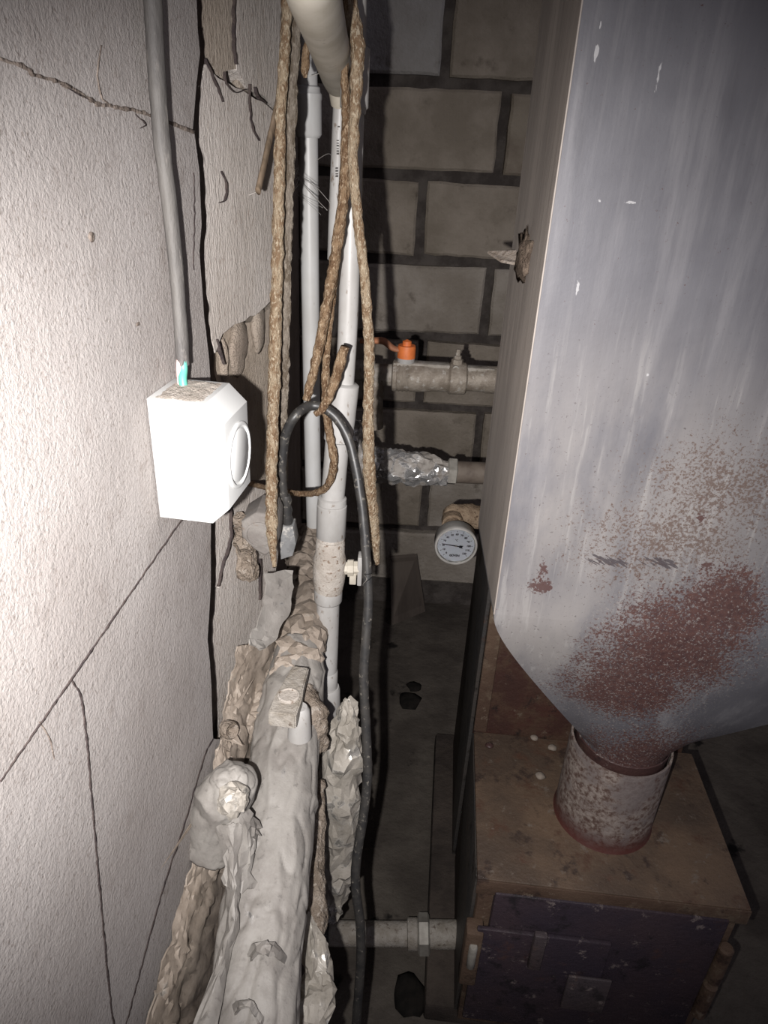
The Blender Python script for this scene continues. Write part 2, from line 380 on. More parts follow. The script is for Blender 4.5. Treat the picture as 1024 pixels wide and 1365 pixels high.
# strip bridging the gap between pier and wall, its shade painted as dark colour
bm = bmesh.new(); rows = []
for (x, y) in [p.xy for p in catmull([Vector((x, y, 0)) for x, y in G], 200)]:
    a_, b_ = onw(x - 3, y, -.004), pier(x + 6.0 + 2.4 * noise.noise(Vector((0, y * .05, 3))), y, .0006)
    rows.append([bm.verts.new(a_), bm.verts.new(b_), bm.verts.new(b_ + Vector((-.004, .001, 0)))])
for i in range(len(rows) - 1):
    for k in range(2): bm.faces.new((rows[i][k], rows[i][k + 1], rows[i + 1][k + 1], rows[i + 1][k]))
finish('gap_shade', bm, MAT['crack'], wl, smooth='all')
for i, (ln, wd) in enumerate([([(275, 78), (283, 96), (292, 118), (298, 136)], [2, 3.4, 1]), ([(300, 96), (304, 112), (316, 124), (330, 118)], [1, 1.8, 1.4, .6]), ([(315, -20), (313, 40), (316, 86)], [2, 2.5, 1.2]), ([(334, 112), (334, 140), (338, 170), (346, 188)], [1, 2.2, 2.4, 1]), ([(341, 116), (346, 130), (356, 138)], [1, 4, 1.5]), ([(296, 228), (303, 246), (302, 266), (292, 270)], [1, 2.4, 2.2, 1]), ([(311, 642), (309, 690), (310, 716), (300, 748), (292, 782)], [2.6, 2.2, 2.6, 2, 1.6]), ([(290, 452), (296, 470), (300, 486)], [2, 3, 1]), ([(348, 745), (348, 790), (347, 800)], [2, 3, 1]), ([(258, 230), (259, 300), (258, 360)], [.8, 1.4, .8])]):
    ribbon('crack', ln, wd, onwall if ln[0][0] < 262 else onpier, MAT['crack'], 1.2, i + 9)
# broken mortar lumps pressed into the joints of the far part of the wall
def lump(name, c, rad, mat, parent=None, seed=0, amp=.35, fs=40, base=None, sub=3):
    bm = bmesh.new(); bmesh.ops.create_icosphere(bm, subdivisions=sub, radius=1)
    for v in bm.verts:
        d = v.co.normalized(); p = Vector((d.x * rad[0], d.y * rad[1], d.z * rad[2]))
        k = 1 + amp * noise.noise(p * fs + Vector((seed * 5.3, 1, 2))) + amp * .5 * noise.noise(p * fs * 2.7 + Vector((seed, 8, 2)))
        v.co = Vector(c) + p * k
    return finish(name, bm, mat, parent, base, 'all')
for i, (px, py, ry, rz) in enumerate([(318, 462, .06, .035), (345, 440, .05, .03), (295, 480, .012, .03), (322, 118, .05, .012), (290, 100, .014, .016), (362, 128, .03, .012), (352, 880, .05, .03), (310, 960, .03, .02)]):
    lump('mortar_lump', pier(px, py, -.0135), (.007, ry * .5, rz * .8), MAT['wall_lump'], wl, i, .35, 45)
lump('chip', onw(122, 316, .0002), (.0010, .0035, .0030), MAT['joint'], wl, 3, .5, 300, sub=2)
lump('chip', onw(184, 432), (.0008, .003, .0015), MAT['joint'], wl, 4, .5, 300, sub=2)

# back wall of blocks, 20 cm courses
YB = 1.95
rowz = 1.36 + .13
starts = {-1: 560, 0: 597, 1: 672, 2: 562, 3: 650, 4: 560, 5: 632, 6: 560, 7: 640}
for r in range(-5, 8):
    z1 = rowz - .2 * (r - 1) - .013; z0 = z1 - .174
    if z1 < 0: continue
    z0 = max(z0, .0)
    py = 160 + (r - 1) * 118
    j = at(starts.get(r, 560 + 90 * (r % 2)), py, Y=YB).x
    k0 = math.floor((-.25 - j) / .4)
    x = j + k0 * .4
    while x < 2.35:
        a, b = max(x + .012, -.255), min(x + .388, 2.38); x += .4
        if b - a < .03: continue
        if a > .75 and random.random() < 0: continue
        dy = random.uniform(-.004, .004); t = random.uniform(-.004, .004)
        poly = [Vector((a, YB + dy, z0 + t)), Vector((b, YB + dy, z0 - t)), Vector((b, YB + dy, z1 - t)), Vector((a, YB + dy, z1 + t))]
        pl = []
        for q in range(4):
            A, B = poly[q], poly[(q + 1) % 4]; n = max(2, int((B - A).length / .03))
            for s_ in range(n):
                p = A.lerp(B, s_ / n); pl.append(p + Vector((noise.noise(p * 40), 0, noise.noise(p * 40 + Vector((5, 5, 5))))) * .004)
        bm = prism(bmesh.new(), pl, (0, .03, 0))
        bmesh.ops.recalc_face_normals(bm, faces=bm.faces)
        fr = min(bm.faces, key=lambda f: f.normal.y * f.calc_area())
        bmesh.ops.inset_region(bm, faces=[fr], thickness=.006, depth=0)
        for v in fr.verts: v.co.y -= .005
        mi = 3 if (r == 0 and a < at(597, 60, Y=YB).x - .05) else random.choice([0, 0, 1, 2])  # greyer top-left block paints in the bluish light from above
        finish('block', bm, MAT['back%d' % mi], wb, smooth=30)

# ------------------------------------------------------------------ boiler
OB = Vector((.168, .67, 0)); YAW = R(4)
EX = Vector((math.cos(YAW), -math.sin(YAW), 0)); EY = Vector((math.sin(YAW), math.cos(YAW), 0)); EZ = Vector((0, 0, 1))
BF = (OB, EX, EY, EZ)
ZP = .43                                # top of the burner box
def rust_mat(name, paint, paint2, rust, dark, amount=.55, rough=.6, pale=None, metal=0.0):
    s = NT(name)
    c = s.mix(s.ramp(s.noise(8, detail=6), .35, .65), paint, paint2)
    c = s.mix(s.ramp(s.noise(14, detail=8, rough=.7), amount, amount + .14), c, rust)
    c = s.mix(s.ramp(s.noise(24, detail=8, rough=.7, vec=s.map(loc=(3, 1, 2))), .54, .66), c, dark)
    if pale: c = s.mix(s.ramp(s.noise(38, detail=8, rough=.75, vec=s.map(loc=(7, 2, 5))), .58, .66, 0, .8), c, pale)
    return s.out(c, rough, metal, s.bump(s.noise(120, detail=6), .0015), .4)
MAT['plate_top'] = rust_mat('brown_plate', (.135, .09, .06), (.075, .052, .038), (.085, .045, .03), (.045, .03, .024), .52, .55, (.16, .13, .105))
MAT['boiler_paint'] = rust_mat('boiler_brown_paint', (0.0588, 0.0231, 0.0168), (0.042, 0.0189, 0.0147), (0.063, 0.0357, 0.0231), (0.0147, 0.00924, 0.0084), .47, .6, (0.126, 0.0966, 0.0714))
MAT['boiler_side'] = rust_mat('boiler_side_paint', (0.045, 0.042, 0.0408), (0.06, 0.051, 0.045), (0.072, 0.036, 0.024), (0.018, 0.015, 0.0132), .60, .5)
MAT['door_paint'] = rust_mat('dark_purple_door', (.036, .027, .037), (.05, .034, .04), (.07, .038, .034), (.02, .016, .019), .58, .5, (.19, .155, .145))
MAT['door_worn'] = rust_mat('worn_purple_bar', (.06, .048, .052), (.075, .055, .055), (.09, .055, .045), (.03, .024, .026), .55, .6, (.22, .18, .165))
MAT['edge_rust'] = rust_mat('rusty_brown_edge', (0.1045, 0.066, 0.044), (0.0715, 0.04125, 0.0275), (0.143, 0.1045, 0.0715), (0.0385, 0.022, 0.0165), .52, .75, (0.198, 0.154, 0.1155))

boiler = thing('boiler', OB + EX * .2 + EY * .3, 'rusty brown steel solid fuel boiler with flat-topped burner box and dark door', 'boiler')
mk_box('body', (-.004, .362), (.285, .62), (.05, 1.12), MAT['boiler_paint'], boiler, .004, frame=BF)
mk_box('side_panel', (-.012, -.0045), (.31, .62), (.06, 1.10), MAT['boiler_side'], boiler, .002, frame=BF)
mk_box('burner_box', (0, .372), (.003, .285), (.05, ZP - .008), MAT['edge_rust'], boiler, .003, frame=BF)
mk_box('burner_side', (-.006, -.0002), (.012, .30), (.06, ZP - .02), MAT['boiler_side'], boiler, .0015, frame=BF)
mk_box('top_plate', (-.006, .378), (-.006, .284), (ZP - .0078, ZP), MAT['plate_top'], boiler, .0022, frame=BF)
mk_box('front_lip', (-.006, .378), (-.0085, -.0062), (ZP - .030, ZP - .001), MAT['edge_rust'], boiler, .001, frame=BF)
mk_box('plinth', (-.055, .372), (.02, .66), (0, .05), MAT['plinth'], boiler, .006, frame=BF)
mk_box('corner_strip', (-.007, .016), (.281, .30), (ZP + .002, 1.10), MAT['edge_rust'], boiler, .002, frame=BF)
# door
door = mk_box('door', (.022, .352), (-.012, .002), (.10, ZP - .022), MAT['door_paint'], boiler, .0025, frame=BF)
mk_box('door_leaf', (.004, .20), (-.020, -.0125), (.10, .335), MAT['door_paint'], door, .002, frame=BF)
mk_box('latch_bar', (.085, .104), (-.032, -.0205), (.27, .352), MAT['door_worn'], door, .003, frame=BF)
mk_box('patch_plate', (.150, .215), (-.0255, -.0205), (.17, .255), MAT['door_worn'], door, .002, frame=BF)
hb = mk_box('hinge_bracket', (-.012, .014), (-.026, .0025), (.20, .33), MAT['edge_rust'], boiler, .004, frame=BF)
mk_lathe('hinge_pin', OB + EX * .001 + EY * -.028 + EZ * .255, EZ, [(0, .005), (.002, .0065), (.05, .0065), (.052, .005)], MAT['steel_nut'], hb, 14)
for z in (.22, .31):
    mk_lathe('hinge_barrel', OB + EX * .364 + EY * -.010 + EZ * (z - .045), EZ, [(0, .008), (.003, .011), (.08, .011), (.083, .008)], MAT['edge_rust'], boiler, 16)
# collar on the plate that takes the hopper spout
NC = OB + EX * .195 + EY * .135
def collar_mat():
    s = NT('collar_worn_paint')
    z = s.n('ShaderNodeSeparateXYZ'); s.l(s.co, z.inputs[0])
    nn = s.noise(15, detail=8, rough=.7); n2 = s.noise(120, detail=6, rough=.7)
    c = s.mix(s.ramp(n2, .36, .66), (.085, .05, .04), (.30, .255, .225))
    c = s.mix(s.ramp(nn, .47, .60, 0, .85), c, (.15, .125, .12))
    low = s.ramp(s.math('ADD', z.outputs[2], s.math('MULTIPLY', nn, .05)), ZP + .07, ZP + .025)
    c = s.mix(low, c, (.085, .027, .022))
    return s.out(c, .6, 0, s.bump(n2, .0015), .4)
MAT['collar'] = collar_mat()
prof = [(0, .0765), (.004, .0748), (.012, .074), (.155, .074), (.158, .0735), (.158, .0705), (.14, .0705), (.02, .0705)]
mk_lathe('collar', NC + EZ * ZP, EZ, prof, MAT['collar'], boiler, 48, cap=False)

# ------------------------------------------------------------------ fuel hopper
HB = Vector((NC.x, NC.y, ZP + .07))
P_FL, P_FR = Vector((.134, .68, 0)), Vector((.66, .645, 0))
P_BL, P_CL, P_BR = Vector((.137, .906, 0)), Vector((.17, .945, 0)), Vector((.68, .92, 0))
ZS, ZT, ZN = .880, 2.05, .605
def hl(px, py):                       # a spot on the hopper's front, as local coordinates
    n = (P_FR - P_FL).cross(EZ).normalized(); r = ray(px, py)
    t = (P_FL - CAM).dot(n) / r.dot(n); return tuple(CAM + r * t - HB)
def hopper_mat(name, front=True):
    s = NT(name)
    st = s.map(scale=(1, 1, .09))
    c = s.mix(s.ramp(s.noise(5, detail=5), .35, .65), (.105, .102, .114), (.138, .135, .148))
    c = s.mix(s.ramp(s.noise(34, detail=6, vec=st), .48, .72, 0, .55), c, (.235, .227, .235))
    c = s.mix(s.ramp(s.noise(22, detail=7, vec=s.map(scale=(1, 1, .2), loc=(4, 2, 0))), .55, .75, 0, .6), c, (.083, .08, .09))
    if front:
        # paler lower half
        pale = s.math('MULTIPLY', s.math('MAXIMUM', s.blob(hl(800, 680), (.36, .30, .26)), s.blob(hl(740, 850), (.25, .30, .2))), s.ramp(s.noise(10, detail=6, vec=s.map(scale=(1, 1, .35))), .3, .6))
        c = s.mix(s.math('MULTIPLY', pale, .9), c, (.285, .265, .252))
        lowf = s.noise(22, detail=5, rough=.6); sp = s.noise(300, detail=5, rough=.75); spb = s.noise(150, detail=7, rough=.75)
        run = s.noise(130, detail=5, vec=s.map(scale=(1, 1, .07), loc=(2, 0, 0)))
        c = s.mix(s.math('MULTIPLY', s.ramp(run, .54, .68), s.ramp(pale, .05, .5, .05, .4)), c, (.36, .345, .33))
        # speckled rust bloom
        m1 = s.math('MAXIMUM', s.blob(hl(890, 725), (.26, .20, .15)), s.blob(hl(980, 650), (.22, .2, .16)))
        k1 = s.math('ADD', s.math('ADD', s.math('MULTIPLY', m1, .40), s.math('MULTIPLY', lowf, .3)), s.math('MULTIPLY', s.math('SUBTRACT', sp, .5), 1.5))
        c = s.mix(s.ramp(k1, .50, .58, 0, .85), c, (.115, .077, .062))
        # dense red rust on the funnel
        m2 = s.math('MAXIMUM', s.blob(hl(960, 810), (.12, .2, .12)), s.math('MAXIMUM', s.blob(hl(895, 870), (.19, .25, .19)), s.math('MAXIMUM', s.blob(hl(840, 935), (.19, .25, .16)), s.blob((0.01, -.08, .105), (.20, .20, .20)))))
        k2 = s.math('ADD', s.math('ADD', s.math('MULTIPLY', m2, .78), s.math('MULTIPLY', lowf, .55)), s.math('MULTIPLY', s.math('SUBTRACT', sp, .5), 1.5))
        c = s.mix(s.ramp(k2, .70, .86, 0, .97), c, s.mix(s.ramp(spb, .35, .65), (.060, .029, .028), (.105, .052, .044)))
        c = s.mix(s.math('MULTIPLY', s.ramp(m2, .15, .5), s.ramp(s.noise(330, detail=4, rough=.7, vec=s.map(loc=(1, 6, 3))), .56, .63, 0, .75)), c, (.27, .245, .23))
        # the star-shaped patch near the corner and a spot beside it
        for (px, py, a, b, th) in ((722, 781, .028, .020, .60), (935, 690, .010, .010, .62), (945, 755, .028, .012, .66), (724, 762, .009, .026, .62)):
            mm = s.blob(hl(px, py), (a, .05, b)); kk = s.math('ADD', s.math('ADD', s.math('MULTIPLY', mm, .38), s.math('MULTIPLY', sp, .5)), s.math('MULTIPLY', spb, .9))
            c = s.mix(s.ramp(kk, th + .30, th + .35, 0, .9), c, (.08, .04, .036))
        # fine dark pitting and pale runs all over the lower half
        c = s.mix(s.math('MULTIPLY', s.ramp(s.noise(260, detail=4, rough=.7, vec=s.map(loc=(5, 0, 1))), .62, .70), s.ramp(pale, .0, .5, .25, .8)), c, (.075, .06, .06))
        # dark slanting scratches
        sc = s.noise(330, detail=3, vec=s.map(scale=(1, 1, .12), src=s.map(rot=(0, R(62), 0))))
        for (px, py, a) in ((815, 748, .045), (880, 750, .05)):
            mm = s.blob(hl(px, py), (a, .05, .017))
            c = s.mix(s.ramp(s.math('ADD', s.math('MULTIPLY', mm, .35), sc), .74, .80, 0, .85), c, (.055, .045, .05))
        # bright scratches
        s2 = s.noise(260, detail=3, vec=s.map(scale=(1, 1, .3), src=s.map(rot=(0, R(8), 0))))
        for (px, py, a, b) in ((877, 105, .003, .03), (770, 385, .004, .028), (795, 70, .003, .014), (843, 270, .014, .003), (864, 500, .0035, .0035), (800, 268, .004, .004), (800, 35, .002, .007)):
            mm = s.blob(hl(px, py), (a, .05, b))
            c = s.mix(s.ramp(s.math('ADD', s.math('MULTIPLY', mm, .45), s2), .82, .90, 0, .6), c, (.55, .54, .54))
    rg = s.ramp(s.noise(16, detail=5, vec=st), .3, .7, .52, .70)
    h = s.math('ADD', s.noise(28, detail=5, vec=st), s.math('MULTIPLY', s.noise(160, detail=4), .25))
    return s.out(c, rg, .08, s.bump(h, .0007), .4)
MAT['hopper'] = hopper_mat('hopper_worn_steel')
MAT['hopper_side'] = simple('hopper_side_steel', (.42, .37, .33), (.28, .245, .22), 9, rough=.6, metal=.1, bump=.001, bscale=60, stretch=(1, 1, .12), c3=(.30, .27, .245), s3=34, t3=(.55, .75))  # side made paler than the front to stand in for bounced light
hopper = thing('fuel_hopper', HB, 'tall grey steel fuel hopper with rust-speckled funnel above the burner box', 'hopper')
def panel(name, a, b, z0, z1, th, mat, inward):
    nrm = Vector(inward).normalized() * th
    bm = prism(bmesh.new(), [a + EZ * z0, b + EZ * z0, b + EZ * z1, a + EZ * z1], nrm)
    return finish(name, bm, mat, hopper)
panel('front_panel', P_FL, P_FR, ZS, ZT, .003, MAT['hopper'], (0, 1, 0))
panel('side_panel', P_FL + Vector((0, .0032, 0)), P_BL, ZS, ZT, .003, MAT['hopper_side'], (1, 0, 0))
panel('rear_panel', P_BL, P_CL, ZS, ZT, .003, MAT['hopper_side'], (1, 0, 0))
panel('back_panel', P_CL, P_BR, ZS, ZT, .003, MAT['hopper_side'], (0, -1, 0))
panel('side_panel', P_BR, P_FR + Vector((0, .0032, 0)), ZS, ZT, .003, MAT['hopper_side'], (-1, 0, 0))
# folded seam down the near corner
mk_tube('corner_seam', [P_FL + EZ * ZS, P_FL + EZ * ZT], .0009, MAT['hopper_side'], hopper, 8, 4)
out = [P_FL, P_FR, P_BR, P_CL, P_BL]
N = 96; per = []
for k in range(N):
    th = 2 * math.pi * k / N; d = Vector((math.cos(th), math.sin(th), 0)); best = None
    for i in range(5):
        a, b = out[i] - NC, out[(i + 1) % 5] - NC; a = Vector((a.x, a.y)); e = Vector((b.x, b.y)) - a
        den = d.x * -e.y + e.x * d.y
        if abs(den) < 1e-9: continue
        t = (a.x * -e.y + e.x * a.y) / den; u = (d.x * a.y - d.y * a.x) / den
        if t > 0 and -1e-6 <= u <= 1 + 1e-6: best = t if best is None else min(best, t)
    per.append((d, best))
# put exact corners in
for c in out:
    v = c - NC; k = round((math.atan2(v.y, v.x) % (2 * math.pi)) / (2 * math.pi) * N) % N
    per[k] = (Vector((v.x, v.y, 0)).normalized(), Vector((v.x, v.y, 0)).length)
bm = bmesh.new(); rings = []
rs = .0660
for f in (0, .03, .06, .1, .15, .2, .26, .33, .42, .55, .7, .82, .91, .97, 1.0):
    z = ZS + (ZN - ZS) * f; g = f * f / (f + .16) * 1.16
    rings.append([bm.verts.new(Vector((NC.x, NC.y, 0)) + d * (L * (1 - g) + rs * g) + EZ * z) for d, L in per])
for zz, q in ((ZN - .012, rs * .985), (ZP + .11, rs * .985)):
    rings.append([bm.verts.new(Vector((NC.x, NC.y, 0)) + d * q + EZ * zz) for d, L in per])
for i in range(len(rings) - 1):
    for k in range(N): bm.faces.new((rings[i][k], rings[i][(k + 1) % N], rings[i + 1][(k + 1) % N], rings[i + 1][k]))
finish('funnel', bm, MAT['hopper'], hopper, smooth=32)
MAT['spout'] = rust_mat('spout_brown', (0.06, 0.03, 0.027), (0.045, 0.024, 0.0228), (0.084, 0.048, 0.036), (0.03, 0.018, 0.018), .55, .45, (0.24, 0.21, 0.192))
mk_lathe('spout', NC + EZ * (ZP + .10), EZ, [(0, rs + .0012), (.066, rs + .0012), (.070, rs + .0022), (.072, rs + .0012)], MAT['spout'], hopper, 48, cap=False)

# torn lagging on the hopper's side, with a stiff flake sticking out
tp = at(704, 342, X=.1335)
tuft = thing('torn_lagging', tp, 'torn brown scrap of lagging with a pale flake on the hopper side', 'lagging')
lump('wool', tp + Vector((-.001, .02, -.004)), (.006, .034, .022), MAT['tuft'], tuft, 2, .8, 90)
bm = bmesh.new()
fp = [at(650, 338, d=.86), at(668, 350, d=.82), at(706, 357, d=.78), at(706, 336, d=.80), at(680, 336, d=.84)]
prism(bm, fp, (0, .002, .0025)); finish('flake', bm, MAT['flake'], tuft)

# pellets lying on the plate
for i, (px, py, r, lb) in enumerate([(720, 1036, 0.0085, 'pale round pellet on the brown plate close left of the collar foot'), (736, 998, 0.0075, 'pale pellet touching the collar on the brown plate'), (712, 985, 0.0072, 'small pale pellet at the back of the brown plate'), (652, 995, .007, 'small dark flake on the left edge of the brown plate')]):
    p = at(px, py, Z=ZP)
    o = lump('fuel_pellet' if i < 3 else 'rust_flake', p + EZ * r * .42, (r, r, r * .5), MAT['pellet'] if i < 3 else MAT['spout'], None, i, .25, 120, base=p, sub=2)
    tag(o, lb, 'pellet' if i < 3 else 'flake', 'pellets on the plate' if i < 3 else None)

# ------------------------------------------------------------------ white pipes
def Ymix(y, a, b, y0=0, y1=1000): return a + (b - a) * max(0, min(1, (y - y0) / (y1 - y0)))
# rear riser by the wall
def rp(px, py): return at(px, py, Y=1.0)
rear = thing('water_pipe', rp(417, 695), 'thin pale grey-white riser pipe nearest the left wall, with one sleeve high up', 'pipe')
mk_tube('pipe_run', [rp(398, -420), rp(404, -120), rp(410, 110), rp(411, 180), rp(416, 560), rp(419, 700)], .0122, MAT['pipe_cool'], rear, 24, 20)
ax = (rp(411, 122) - rp(412, 182)); L = ax.length
mk_lathe('sleeve', rp(411.5, 184), ax, [(0, .0135), (.004, .0165), (L - .008, .0165), (L - .006, .0172), (L - .001, .0172), (L + .001, .0155), (L + .006, .0150), (L + .008, .0125)], MAT['pipe_cool'], rear, 28)

def mp(px, py): return at(px, py, Y=Ymix(py, .80, .76, 100, 950))
main = thing('water_pipe', mp(437, 950), 'thick white riser pipe with stepped couplings and a side-lever ball valve', 'pipe')
mk_tube('pipe_run', [mp(480, -420), mp(474, -40), mp(472, 100), mp(465, 400), mp(459, 520)], .0108, MAT['pipe_white'], main, 24, 24)
def seg(name, a, b, prof, mat, par):
    """prof: (fraction from a to b, radius)"""
    v = b - a; L = v.length
    return mk_lathe(name, a, v, [(f * L, r) for f, r in prof], mat, par, 30)
seg('coupling', mp(474, 62), mp(472, 152), [(0, .0115), (.03, .0140), (.9, .0140), (.93, .012), (1, .0112)], MAT['pipe_white'], main)
seg('coupling', mp(460, 510), mp(450, 592), [(0, .0135), (.03, .0165), (.5, .0170), (.55, .0172), (.92, .0168), (.94, .0150), (1, .0145)], MAT['pipe_white'], main)
seg('pipe_run', mp(450, 585), mp(443, 672), [(0, .0143), (1, .0143)], MAT['pipe_white'], main)
seg('coupling', mp(443, 662), mp(441, 718), [(0, .0150), (.03, .0175), (.16, .0178), (.18, .0168), (.20, .0184), (.93, .0184), (.96, .0170), (1, .0165)], MAT['pipe_white'], main)
vb = seg('valve_body', mp(441, 712), mp(438, 788), [(0, .0172), (.03, .0180), (.08, .0180), (.09, .0172), (.12, .0182), (.30, .0184), (.42, .0208), (.62, .0214), (.80, .0205), (.95, .0185), (1, .0180)], MAT['valve_dirty'], main)
seg('coupling', mp(438, 780), mp(437.5, 802), [(0, .0176), (.1, .0183), (.85, .0183), (.95, .0172), (1, .0150)], MAT['pipe_white'], main)
seg('pipe_run', mp(437.5, 798), mp(436, 900), [(0, .0150), (.55, .0146), (1, .0138)], MAT['pipe_white'], main)
seg('coupling', mp(436.5, 892), mp(436.5, 918), [(0, .0125), (.06, .0142), (.95, .0142), (1, .0135)], MAT['pipe_white'], main)
seg('coupling', mp(437, 915), mp(438, 955), [(0, .0155), (.08, .0170), (.95, .0170), (1, .0160)], MAT['pipe_white'], main)
# the valve's side stem and lever
a, b = mp(455, 757), mp(479, 757); v = b - a
mk_lathe('valve_stem', a, v, [(0, .0085), (.008, .0085), (.0085, .0115), (.016, .0115), (.0165, .0095), (v.length, .0095)], MAT['pipe_cream'], vb, 8)
mk_box('valve_lever', (-.002, .004), (-.009, .009), (-.022, .020), MAT['pipe_white'], vb, .0015, frame=(b, XA, YA, ZA))
mk_box('valve_lever', (-.012, -.003), (-.0085, .0085), (-.021, -.004), MAT['pipe_cream'], vb, .0015, frame=(b, XA, YA, ZA))

# overhead pipe dropping towards the back, with its thinner printed tail
ov = thing('water_pipe', at(448, 330, Y=.80), 'thick cream pipe slanting down from overhead into a thin printed pipe', 'pipe')
pp = [CAM + Vector((-.10, -.25, .26)), at(360, -230, d=.30), at(412, -30, d=.40), at(434, 45, d=.54), at(449, 96, d=.70)]
mk_tube('pipe_run', pp, .0165, MAT['pipe_cream'], ov, 28, 24)
mk_tube('socket_end', [at(437, 55, d=.57), at(450, 100, d=.715), at(454, 120, d=.75)], [.0167, .0169, .0125], MAT['pipe_cream'], ov, 28, 10)
mk_tube('reducer', [at(452, 108, d=.735), at(454, 138, d=.755)], [.0125, .0105], MAT['pipe_cream'], ov, 20, 4)
tl = mk_tube('thin_run', [at(454, 130, d=.755), at(451, 200, d=.78), at(447, 290, d=.82), at(445, 345, d=.85)], .0078, MAT['pipe_white'], ov, 20, 16)
for (y0, y1, x) in ((151, 172, 452.5), (187, 206, 451), (224, 236, 449.5)):
    y = y0
    while y < y1:
        q = at(x, y, d=.765 + (y - 150) * .0002) + Vector((0, -.0078, 0))
        mk_box('printed_mark', (-.0012, .0012), (-.0006, .0012), (-.0007, random.choice([.0002, .0007, .001])), MAT['pipe_print'], tl, 0, frame=(q, XA, YA, ZA))
        y += 3.6

# ------------------------------------------------------------------ hanging cords
def cord(name, pix, Y, r, mat, label, seed, group='dusty cords hanging by the pipes', flat=1.0, rough=.28, n=14, fdir=None):
    pts = [at(x, y, Y=(Y if not isinstance(Y, (list, tuple)) else lerp_list(Y, i / (len(pix) - 1)))) for i, (x, y) in enumerate(pix)]
    bm = bmesh.new(); tube(bm, catmull(pts, 220), r, n, rough=rough, fs=150, flat=flat, seed=seed, fdir=fdir)
    o = finish(name, bm, mat, None, pts[-1], 'all'); tag(o, label, 'cord', group); return o
cord('frayed_rope', [(405, -420), (386, -60), (380, 60), (374, 160), (371, 300), (367, 450), (363, 600), (362, 700), (366, 756)], [.70, .70, .69, .60], [.0042, .0042, .0045, .0048, .0054, .0060, .0062, .0060, .0020], MAT['cord_dust'], 'long straight dusty rope hanging left of the pale pipe, in front of the wall', 1)
cord('dusty_strap', [(410, -420), (392, -60), (388, 60), (382, 200), (379, 350), (377, 500), (374, 640)], .725, [.0085, .0085, .008, .0078, .007, .005], MAT['cord_grey'], 'flat grey-brown strap hanging close behind the long left cord', 2, flat=.35, fdir=(0, 1, 0))
cord('frayed_rope', [(468, -420), (466, -40), (471, 25), (477, 60), (474, 130), (471, 210), (477, 290), (487, 380), (492, 470), (491, 560), (493, 640), (499, 710), (503, 752)], [.70, .70, .70, .71, .72], [.0036, .005, .006, .0062, .005, .0046, .0048, .005, .0052, .006, .007, .0064, .003], MAT['cord_dust'], 'long rust-brown cord hanging furthest right, past the orange lever', 3)
cord('frayed_rope', [(462, -420), (458, -30), (459, 80), (462, 170), (459, 250), (449, 330), (437, 400), (424, 470), (409, 532)], .72, [.0038, .004, .005, .0075, .0078, .0078, .0074, .0068], MAT['cord_rust'], 'broad rusty cord slanting down across both pipes to the cable loop', 4, flat=.7)
cord('frayed_rope', [(461, 160), (456, 260), (449, 340), (440, 420), (435, 480), (434, 540), (440, 580), (445, 620), (436, 648), (420, 657), (400, 658), (380, 655), (355, 650), (328, 643)], [.735, .735, .74, .745, .745, .74, .76, .79, .74, .64], [.0030, .0036, .004, .0042, .0045, .0046, .0046, .0042, .0034, .003, .0028], MAT['cord_rust'], 'thin rusty cord curling left under the cable loop to the wall', 5)
cord('frayed_rope', [(460, 462), (452, 490), (442, 520), (430, 545), (420, 552)], .705, [.0048, .0055, .0052, .004, .003], MAT['cord_rust'], 'short stiff rusty end hooked over the black cable loop', 6)
cord('frayed_rope', [(415, 40), (409, 66), (406, 92), (407, 104)], .74, [.0022, .0034, .0038, .0016], MAT['cord_rust'], 'very short rusty cord end below the cream overhead pipe', 7)
cord('frayed_rope', [(490, -420), (484, -40), (481, 10), (476, 40)], .8, .004, MAT['cord_grey'], 'short grey cord at the very top right of the cord cluster', 8)
cord('dusty_strap', [(470, -420), (466, -30), (468, 60), (467, 150), (472, 240), (476, 300)], .76, [.006, .007, .007, .005, .003], MAT['cord_grey'], 'dark grey strap hidden between the two long right-hand cords', 9, flat=.5)
o = cord('wood_strip', [(372, 130), (362, 175), (352, 220), (344, 255)], [.72, .69, .66, .64], .0046, MAT['wood_strip'], 'short brown strip leaning on the wall beside the left cord', 10, group=None, flat=.5, rough=.1)
o['category'] = 'strip'

# ------------------------------------------------------------------ grey cable and white socket
wc = [(180, -560), (192, -300), (200, -70), (206, 40), (211, 130), (217, 200), (228, 290), (236, 370), (241, 440), (244, 486)]
cb = thing('power_cable', onw(244, 487, .010), 'grey sheathed power cable running down the pale wall into the white socket', 'cable')
mk_tube('sheath', [onw(x, y, .0105) for x, y in wc], [.0070, .0070, .0070, .0069, .0066, .0062, .0062], MAT['cable_grey'], cb, 16, 90, rough=.07, fs=90, flat=.75, fdir=(1, 0, 0))
mk_tube('green_core', [onw(243.5, 478, .0115), onw(244.5, 492, .012), onw(243.5, 505, .0125), onw(245.5, 519, .014)], .0031, MAT['green_wire'], cb, 14, 16)
mk_tube('pink_core', [onw(239, 478, .0095), onw(238.5, 490, .0095), onw(240, 512, .010)], .0020, MAT['pink_wire'], cb, 10, 12)

